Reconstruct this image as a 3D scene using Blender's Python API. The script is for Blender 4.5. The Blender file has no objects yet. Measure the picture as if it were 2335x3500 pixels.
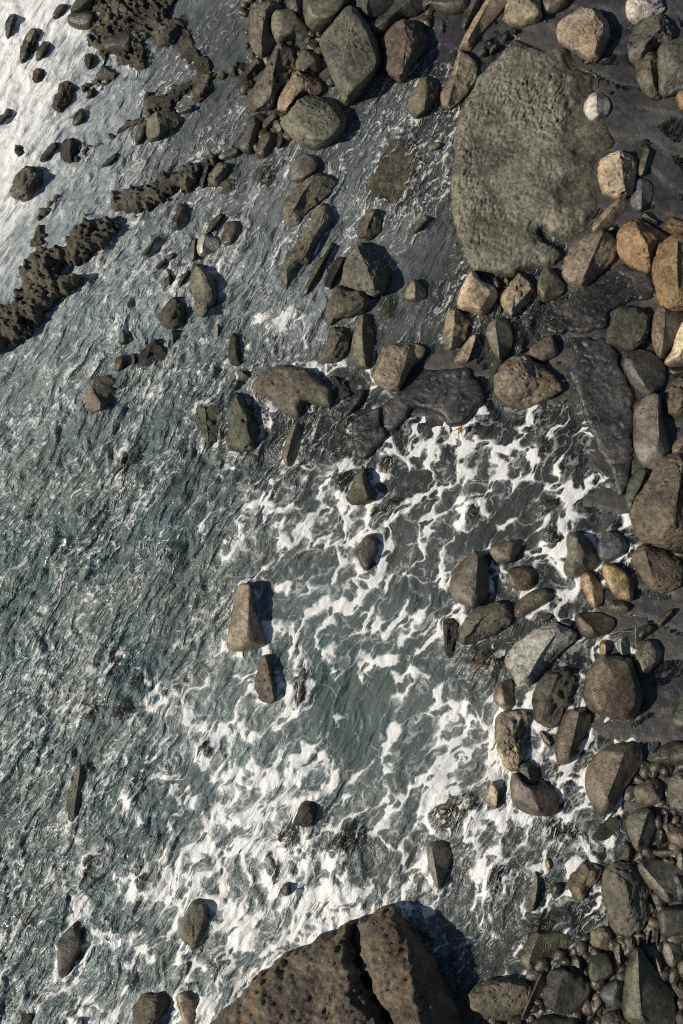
import bpy, math, random
import numpy as np
from mathutils import Matrix, Vector

# ------------------------------------------------------------------ camera, sky, sun
scene = bpy.context.scene
IW, IH = 2335.0, 3500.0
CAM = np.array([5.5, -11.0, 38.0])
FOVV = math.radians(40.0)
cz = CAM / np.linalg.norm(CAM)
cx = np.cross(np.array([0, 1.0, 0]), cz); cx /= np.linalg.norm(cx)
cy = np.cross(cz, cx)
cam_data = bpy.data.cameras.new('camera')
cam_data.sensor_fit = 'VERTICAL'
cam_data.angle = FOVV
cam_data.clip_start = 0.5
cam_data.clip_end = 3000
cam = bpy.data.objects.new('camera', cam_data)
m = Matrix.Identity(4)
for i in range(3):
    m[i][0], m[i][1], m[i][2], m[i][3] = cx[i], cy[i], cz[i], CAM[i]
cam.matrix_world = m
scene.collection.objects.link(cam)
scene.camera = cam
TV = math.tan(FOVV / 2)

SUN_EL, SUN_AZ = math.radians(41), math.radians(200)      # azimuth measured from +x
sdir = Vector((math.cos(SUN_EL) * math.cos(SUN_AZ), math.cos(SUN_EL) * math.sin(SUN_AZ), math.sin(SUN_EL)))
sun_d = bpy.data.lights.new('sun', 'SUN')
sun_d.energy = 5.0
sun_d.angle = math.radians(1.0)
sun_d.color = (1.0, 0.925, 0.80)
sun = bpy.data.objects.new('sun', sun_d)
sun.rotation_euler = sdir.to_track_quat('Z', 'Y').to_euler()
sun.location = (-20, -8, 20)
scene.collection.objects.link(sun)
world = bpy.data.worlds.new('World')
scene.world = world
world.use_nodes = True
wn = world.node_tree
sky = wn.nodes.new('ShaderNodeTexSky')
sky.sky_type = 'NISHITA'
sky.sun_disc = False
sky.sun_elevation = SUN_EL
sky.sun_rotation = math.pi / 2 - SUN_AZ
wn.nodes['Background'].inputs['Strength'].default_value = 0.05
wn.links.new(sky.outputs[0], wn.nodes['Background'].inputs['Color'])
vs = scene.view_settings
vs.view_transform = 'Standard'; vs.look = 'None'; vs.gamma = 1; vs.use_curve_mapping = False
vs.exposure = 0.0
scene.cycles.use_denoising = False
scene.cycles.filter_width = 1.1
scene.cycles.sample_clamp_direct = 6
scene.cycles.sample_clamp_indirect = 3
scene.cycles.max_bounces = 4
scene.cycles.transparent_max_bounces = 8
scene.cycles.caustics_reflective = False
scene.cycles.caustics_refractive = False

# ------------------------------------------------------------------ photo pixel <-> ground
def ray(px, py):
    px = np.asarray(px, float); py = np.asarray(py, float)
    u = (px - IW / 2) / (IH / 2) * TV
    v = (IH / 2 - py) / (IH / 2) * TV
    return u[..., None] * cx + v[..., None] * cy - cz
def to_world(px, py, z=0.0):
    d = ray(px, py)
    t = (z - CAM[2]) / d[..., 2]
    return CAM + d * t[..., None]
def to_px(P):
    q = P - CAM
    a = q @ cx; b = q @ cy; c = -(q @ cz)
    return a / c / TV * (IH / 2) + IW / 2, IH / 2 - b / c / TV * (IH / 2)

# ------------------------------------------------------------------ numpy noise
def _hash(ix, iy, iz, seed):
    h = (ix.astype(np.uint32) * np.uint32(374761393) + iy.astype(np.uint32) * np.uint32(668265263)
         + iz.astype(np.uint32) * np.uint32(2147483647) + np.uint32(seed * 974711 & 0xffffffff))
    h = (h ^ (h >> np.uint32(13))) * np.uint32(1274126177)
    h = (h ^ (h >> np.uint32(16))) * np.uint32(2246822519)
    return (h ^ (h >> np.uint32(15)))
def _h01(ix, iy, iz, seed):
    return _hash(ix, iy, iz, seed).astype(np.float32) / np.float32(4294967295.0)
def vnoise2(x, y, seed=0):
    """smooth gradient noise, about -1..1"""
    xf = np.floor(x); yf = np.floor(y)
    ix = xf.astype(np.int64).astype(np.int32); iy = yf.astype(np.int64).astype(np.int32)
    fx = (x - xf).astype(np.float32); fy = (y - yf).astype(np.float32)
    z = np.zeros_like(ix)
    def g(a, b):
        t = _h01(ix + a, iy + b, z, seed) * np.float32(2 * math.pi)
        return np.cos(t) * (fx - a) + np.sin(t) * (fy - b)
    ux = fx * fx * fx * (fx * (fx * 6 - 15) + 10); uy = fy * fy * fy * (fy * (fy * 6 - 15) + 10)
    a = g(0, 0) * (1 - ux) + g(1, 0) * ux
    b = g(0, 1) * (1 - ux) + g(1, 1) * ux
    return (a * (1 - uy) + b * uy) * 1.6
def fbm2(x, y, oct=4, seed=0, gain=.5):
    s = 0; a = 1.0; n = 0
    for k in range(oct):
        s = s + a * vnoise2(x * 2 ** k + 17.3 * k, y * 2 ** k - 9.1 * k, seed + k); n += a; a *= gain
    return s / n
def vnoise3(P, seed=0):
    F = np.floor(P); I = F.astype(np.int64).astype(np.int32); f = (P - F).astype(np.float32)
    u = f * f * (3 - 2 * f)
    out = 0
    for a in (0, 1):
        for b in (0, 1):
            for c in (0, 1):
                w = (u[:, 0] if a else 1 - u[:, 0]) * (u[:, 1] if b else 1 - u[:, 1]) * (u[:, 2] if c else 1 - u[:, 2])
                out = out + w * (_h01(I[:, 0] + a, I[:, 1] + b, I[:, 2] + c, seed) * 2 - 1)
    return out
def fbm3(P, oct=4, seed=0, gain=.5):
    s = 0; a = 1.0; n = 0
    for k in range(oct):
        s = s + a * vnoise3(P * 2 ** k + 11.7 * k, seed + k); n += a; a *= gain
    return s / n
def worley3(P, seed=0):
    F = np.floor(P); I = F.astype(np.int64).astype(np.int32); f = P - F
    best = np.full(len(P), 9.0)
    for a in (-1, 0, 1):
        for b in (-1, 0, 1):
            for c in (-1, 0, 1):
                X, Y, Z = I[:, 0] + a, I[:, 1] + b, I[:, 2] + c
                d = ((a + _h01(X, Y, Z, seed) - f[:, 0]) ** 2 + (b + _h01(X, Y, Z, seed + 1) - f[:, 1]) ** 2
                     + (c + _h01(X, Y, Z, seed + 2) - f[:, 2]) ** 2)
                best = np.minimum(best, d)
    return np.sqrt(best)
def sstep(a, b, x):
    t = np.clip((x - a) / (b - a), 0, 1)
    return t * t * (3 - 2 * t)

# ------------------------------------------------------------------ painted maps over the place (cells along the shore)
BED = """
-60 -40 -10 -8 -6 0.5 1.5 1.5 0.5 1.5 1.5 1.5
-80 -50 -15 -10 -10 0.5 -4 -6 -6 1.5 1.5 1.5
-90 -50 -20 -16 -12 -10 -12 -14 -10 1.5 1.5 1.5
-90 -60 -40 -30 -25 -25 -18 -14 -10 1.5 1.5 1.5
-95 -80 -60 -50 -40 -30 -18 -12 -12 2 0.5 1.5
-110 -90 -70 -55 -40 -35 -15 -10 -6 -2 0.5 1.5
-120 -100 -80 -55 -30 -12 -8 2 0.5 1 1.5 1.5
-125 -105 -85 -55 -30 -12 -6 -6 -8 -8 0.5 1.5
-130 -110 -85 -65 -45 -30 -25 -22 -20 -13 1 1.5
-130 -110 -90 -70 -50 -42 -35 -30 -25 -15 -5 1.5
-130 -110 -90 -75 -65 -60 -50 -38 -20 -15 0.5 1.5
-130 -110 -95 -80 -72 -70 -62 -45 -30 -15 0.5 1.5
-130 -115 -100 -85 -78 -75 -70 -55 -38 -12 0.5 1.5
-130 -115 -95 -80 -75 -75 -65 -50 -30 -12 1 1.5
-120 -105 -85 -65 -60 -55 -45 -40 -32 -20 -8 0.5
-115 -95 -80 -60 -60 -50 -45 -40 -25 -15 -5 0.5
-115 -95 -80 -60 -55 -50 -40 -35 -25 -10 2 0.5
-115 -95 -80 -60 -55 -50 -40 -35 -20 -8 0.5 1.5"""
CRI = """
3 4 4 3 3 2 2 1 2 2 2 2
3 4 5 4 4 3 5 5 3 1 2 2
3 4 6 5 4 5 6 5 3 1 1 2
2 5 5 5 4 5 5 5 4 2 1 2
2 5 7 7 6 5 3 4 4 2 1 1
4 6 6 7 7 5 3 3 3 1 1 1
5 7 7 8 7 4 2 2 1 1 1 1
6 7 8 7 7 4 2 1 1 1 1 1
7 8 8 7 6 3 2 2 2 1 1 0
7 8 8 7 4 2 1 2 2 2 2 0
8 8 7 6 3 1 1 2 2 2 1 0
8 8 6 4 3 3 1 2 4 2 1 0
7 8 6 3 4 3 1 1 3 2 1 0
8 8 7 4 4 4 2 3 4 3 2 0
8 8 7 4 5 6 5 4 5 3 2 0
9 8 6 4 5 6 5 4 5 5 3 0
9 8 6 5 5 4 3 3 4 4 2 0
9 8 6 5 5 4 3 3 4 4 2 0"""
FOAM = """
000000000000000000000000
000000000000000000000000
000000000000000000000000
000000000000000000000000
000000000000000000000000
000000000000000000000000
000000000000000000000000
000000001000000000000000
111111104200000000000000
111111155100000000000000
111111124541000000000000
111110112563000300000000
011100011455300300000000
001100122012440003320000
000000113401138745554120
000001214034377887555340
000001344456534676555420
000001356667656654566650
000011255567656533565430
000011255556646633456400
000111223567666234450000
000112434576666632345400
000113455455645422223400
000124566634335544454500
000357776543455667555300
000346777653356777665400
001235578876556777576400
001234568886566655665400
333455688765566577566530
234455668765555355554430
123368777888776554443330
123377668888865544333400
234765567787655543333000
357645567787600005243000
344755677870000002240000
344755677870000002240000"""
def grid(s, digits=False):
    rows = [r for r in s.strip().split('\n')]
    return np.array([[float(c) for c in (r.strip() if digits else r.split())] for r in rows])
BED = grid(BED) / 100; CRI = np.maximum(grid(CRI), 1.6) / 9; FOAM = grid(FOAM, True) / 9 * .92
def sample(G, cell, px, py):
    h, w = G.shape
    gx = np.clip(px / cell - .5, 0, w - 1.001); gy = np.clip(py / cell - .5, 0, h - 1.001)
    ix = gx.astype(int); iy = gy.astype(int); fx = gx - ix; fy = gy - iy
    fx = fx * fx * (3 - 2 * fx); fy = fy * fy * (3 - 2 * fy)
    return ((G[iy, ix] * (1 - fx) + G[iy, ix + 1] * fx) * (1 - fy) + (G[iy + 1, ix] * (1 - fx) + G[iy + 1, ix + 1] * fx) * fy)

# ------------------------------------------------------------------ node helpers
class NT:
    def __init__(s, name):
        s.mat = bpy.data.materials.new(name); s.mat.use_nodes = True
        s.t = s.mat.node_tree; s.t.nodes.clear()
        s.out = s.t.nodes.new('ShaderNodeOutputMaterial')
    def n(s, typ, ins=None, **kw):
        nd = s.t.nodes.new('ShaderNode' + typ)
        for k, v in kw.items(): setattr(nd, k, v)
        for k, v in (ins or {}).items():
            i = nd.inputs[k]
            if hasattr(v, 'is_output') or isinstance(v, bpy.types.NodeSocket): s.t.links.new(v, i)
            else: i.default_value = v
        return nd
    def math(s, op, a, b=0.0, c=None, clamp=False):
        ins = {0: a, 1: b}
        if c is not None: ins[2] = c
        return s.n('Math', ins, operation=op, use_clamp=clamp).outputs[0]
    def mix(s, f, a, b, blend='MIX'):
        nd = s.n('Mix', {0: f, 6: a, 7: b}, data_type='RGBA', blend_type=blend)
        return nd.outputs[2]
    def ramp(s, x, lo, hi, a=0.0, b=1.0, smooth=True):
        return s.n('MapRange', {0: x, 1: lo, 2: hi, 3: a, 4: b}, interpolation_type='SMOOTHSTEP' if smooth else 'LINEAR').outputs[0]
    def noise(s, vec, scale, detail=4.0, rough=.55, dist=0.0, col=False):
        nd = s.n('TexNoise', {'Vector': vec, 'Scale': scale, 'Detail': detail, 'Roughness': rough, 'Distortion': dist})
        return nd.outputs['Color' if col else 'Fac']
    def attr(s, name): return s.n('Attribute', attribute_name=name).outputs['Fac']
    def vadd(s, a, b): return s.n('VectorMath', {0: a, 1: b}, operation='ADD').outputs[0]
    def vscale(s, a, f): return s.n('VectorMath', {0: a, 3: f}, operation='SCALE').outputs[0]

def rgba(c): return (c[0], c[1], c[2], 1.0)

def rock_material(name, pit_bump, pit_scale, grain, gloss, blotch, strata=0.0):
    T = NT(name)
    pos = T.n('NewGeometry').outputs['Position']
    info = T.n('ObjectInfo')
    base = info.outputs['Color']
    n1 = T.noise(pos, 1.1, 5, .6, .4)
    n2 = T.noise(pos, 7.0, 6, .65)
    n3 = T.noise(pos, 38.0, 4, .7)
    v1 = T.ramp(n1, .3, .72, .55, 1.4)
    v2 = T.ramp(n2, .32, .68, .6, 1.4)
    v3 = T.ramp(n3, .32, .68, .8, 1.2)
    val = T.math('MULTIPLY', T.math('MULTIPLY', v1, v2), v3)
    c = T.mix(1.0, base, T.n('CombineColor', {0: val, 1: val, 2: val}).outputs[0], 'MULTIPLY')
    # iron stain and lichen patches
    st = T.ramp(T.noise(T.vadd(pos, info.outputs['Location']), .9, 5, .6, .8), .5, .68)
    c = T.mix(T.math('MULTIPLY', st, blotch), c, T.mix(1.0, c, (1.22, 1.01, .78, 1), 'MULTIPLY'))
    st2 = T.ramp(T.noise(T.vadd(pos, (31, 7, 3)), 1.7, 6, .65, .5), .56, .7)
    c = T.mix(T.math('MULTIPLY', st2, .55), c, T.mix(1.0, c, (.62, .72, .58, 1), 'MULTIPLY'))
    # pits
    wv = T.vadd(pos, T.vscale(T.noise(pos, 6, 2, .5, col=True), .12))
    vo = T.n('TexVoronoi', {'Vector': wv, 'Scale': pit_scale, 'Randomness': 1.0}).outputs['Distance']
    pm = T.ramp(T.noise(pos, 1.6, 3), .42, .6)
    pit = T.math('MULTIPLY', T.ramp(vo, .12, .38, 1, 0), pm)
    c = T.mix(T.math('MULTIPLY', pit, .35 * min(1, pit_bump * 2)), c, (.02, .017, .012, 1))
    # wet stain near the waterline (the tide mark of the rock itself)
    z = T.n('SeparateXYZ', {0: pos}).outputs[2]
    wet = T.ramp(T.math('ADD', z, T.math('MULTIPLY', T.math('SUBTRACT', n1, .5), .5)), .03, .36, 1, 0)
    c = T.mix(T.math('MULTIPLY', wet, .85), c, T.mix(1.0, c, (.42, .42, .38, 1), 'MULTIPLY'))
    rough = T.math('SUBTRACT', .78 - gloss, T.math('MULTIPLY', wet, .42 - gloss * .4))
    rough = T.math('ADD', rough, T.math('MULTIPLY', T.math('SUBTRACT', n2, .5), .3))
    h = T.math('MULTIPLY', T.noise(pos, 9, 8, .66), .17)
    h = T.math('ADD', h, T.math('MULTIPLY', T.noise(pos, 45, 5, .7), .07 * grain))
    h = T.math('SUBTRACT', h, T.math('MULTIPLY', pit, .09 * pit_bump))
    if strata:
        w = T.n('TexWave', {'Vector': pos, 'Scale': 2.2, 'Distortion': 9.0, 'Detail': 4.0, 'Detail Scale': 1.2}, bands_direction='DIAGONAL').outputs['Fac']
        h = T.math('ADD', h, T.math('MULTIPLY', w, .03 * strata))
    b = T.n('Bump', {'Strength': .85, 'Distance': .5 * grain, 'Height': h}).outputs[0]
    p = T.n('BsdfPrincipled', {'Base Color': c, 'Roughness': rough, 'Normal': b, 'IOR': 1.45})
    p.inputs['Specular IOR Level'].default_value = .6
    T.t.links.new(p.outputs[0], T.out.inputs[0])
    return T.mat

MAT = {
    's': rock_material('worn_stone', .5, 9.0, .42, .36, .35),
    'p': rock_material('pitted_stone', 1.2, 7.0, .85, .22, .5),
    'r': rock_material('rough_stone', .8, 5.0, 1.6, .1, .4, .6),
    'h': rock_material('honeycomb_stone', 1.6, 4.5, 1.0, .18, .55),
    'slab': rock_material('wet_slab_stone', .2, 8.0, .45, .26, .15),
    'cliff': rock_material('cliff_stone', .12, 6.5, 1.6, .08, 1.9, .8),
}
COL = {
    'ol': (.120, .108, .078), 'dk': (.062, .059, .048), 'gr': (.130, .121, .096), 'tn': (.235, .195, .138),
    'br': (.12, .094, .067), 'wh': (.43, .41, .35), 'cr': (.43, .35, .24), 'or': (.225, .148, .080),
    'rd': (.115, .092, .068), 'gn': (.088, .094, .062), 'bl': (.115, .125, .125), 'gd': (.33, .24, .12),
    'cb': (.150, .125, .090), 'so': (.130, .123, .092), 'sl': (.05, .048, .05),
}
coll = scene.collection
USED = {}
def make_object(name, V, F, mat, smooth=True):
    me = bpy.data.meshes.new(name)
    me.from_pydata([], [], [])
    nv = len(V); F = np.asarray(F)
    me.vertices.add(nv); me.vertices.foreach_set('co', np.asarray(V, np.float32).ravel())
    k = F.shape[1]
    me.loops.add(F.size); me.loops.foreach_set('vertex_index', F.astype(np.int32).ravel())
    me.polygons.add(len(F)); me.polygons.foreach_set('loop_start', np.arange(0, F.size, k, dtype=np.int32))
    me.update(calc_edges=True); me.validate()
    me.polygons.foreach_set('use_smooth', [smooth] * len(me.polygons))
    me.materials.append(mat)
    o = bpy.data.objects.new(name, me)
    coll.objects.link(o)
    return o

# ------------------------------------------------------------------ geometry helpers
def resample(P, n, closed=True):
    Q = np.vstack([P, P[:1]]) if closed else P
    d = np.r_[0, np.cumsum(np.linalg.norm(np.diff(Q, axis=0), axis=1))]
    t = np.linspace(0, d[-1], n, endpoint=not closed)
    return np.stack([np.interp(t, d, Q[:, k]) for k in range(Q.shape[1])], 1)
def chaikin(P, it=2, q=.22):
    for _ in range(it):
        N = np.roll(P, -1, 0)
        P = np.stack([P * (1 - q) + N * q, P * q + N * (1 - q)], 1).reshape(-1, P.shape[1])
    return P
def nearest_on(P, R, closed):
    """nearest point of each P on polyline R"""
    if len(R) == 1: return np.repeat(R, len(P), 0)
    A = R if closed else R[:-1]; B = np.roll(R, -1, 0) if closed else R[1:]
    AB = B - A
    t = np.einsum('nkd,kd->nk', P[:, None] - A[None], AB) / np.maximum((AB ** 2).sum(1), 1e-9)
    C = A + np.clip(t, 0, 1)[..., None] * AB
    d = ((P[:, None] - C) ** 2).sum(2)
    return C[np.arange(len(P)), d.argmin(1)]
def signed_dist(P, R):
    """positive inside closed polygon R"""
    out = np.empty(len(P))
    A = R; B = np.roll(R, -1, 0); AB = B - A
    for s in range(0, len(P), 40000):
        Q = P[s:s + 40000]
        t = np.einsum('nkd,kd->nk', Q[:, None] - A[None], AB) / np.maximum((AB ** 2).sum(1), 1e-9)
        C = A + np.clip(t, 0, 1)[..., None] * AB
        d = np.sqrt(((Q[:, None] - C) ** 2).sum(2).min(1))
        x, y = Q[:, 0:1], Q[:, 1:2]
        c = ((A[:, 1] > y) != (B[:, 1] > y)) & (x < (B[:, 0] - A[:, 0]) * (y - A[:, 1]) / (B[:, 1] - A[:, 1] + 1e-12) + A[:, 0])
        out[s:s + 40000] = np.where(c.sum(1) % 2 == 1, d, -d)
    return out

def bed_z(P2, px=None, py=None):
    """height of the sea bed and wet shelf at world xy"""
    P3 = np.c_[P2, np.zeros(len(P2))]
    px, py = to_px(P3)
    wx = px + 95 * fbm2(P2[:, 0] * .5, P2[:, 1] * .5, 3, 5); wy = py + 95 * fbm2(P2[:, 0] * .5, P2[:, 1] * .5, 3, 9)
    z = sample(BED, 200., wx, wy)
    n = fbm2(P2[:, 0] * .55, P2[:, 1] * .55, 4, 21)
    z = z + n * (.05 + .12 * np.clip(-z, 0, 1))
    # thin beds of slate: low steps across the shelf
    q = P2[:, 0] * .35 + P2[:, 1] * .9 + 1.3 * fbm2(P2[:, 0] * .3, P2[:, 1] * .3, 3, 33)
    fr = q - np.floor(q)
    z = z + .035 * sstep(0, .06, fr) * (1 - fr) * sstep(-.3, -.05, z) * 1.5
    z = z + .012 * fbm2(P2[:, 0] * 3.1, P2[:, 1] * 3.1, 4, 41)
    return z

TILE = {'A': (0, 0), 'B': (800, 0), 'C': (1535, 0), 'D': (0, 700), 'E': (800, 700), 'F': (1535, 700), 'G': (0, 1400), 'H': (800, 1400),
        'I': (1535, 1400), 'J': (0, 2100), 'K': (800, 2100), 'L': (1535, 2100), 'M': (0, 2700), 'N': (800, 2700), 'O': (1535, 2700)}
SC = 800 / 1568.0
def pts(s, tile):
    ox, oy = TILE[tile]
    a = np.array([[float(v) for v in p.split(',')] for p in s.split()])
    return np.c_[a[:, 0] * SC + ox, a[:, 1] * SC + oy]

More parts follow.
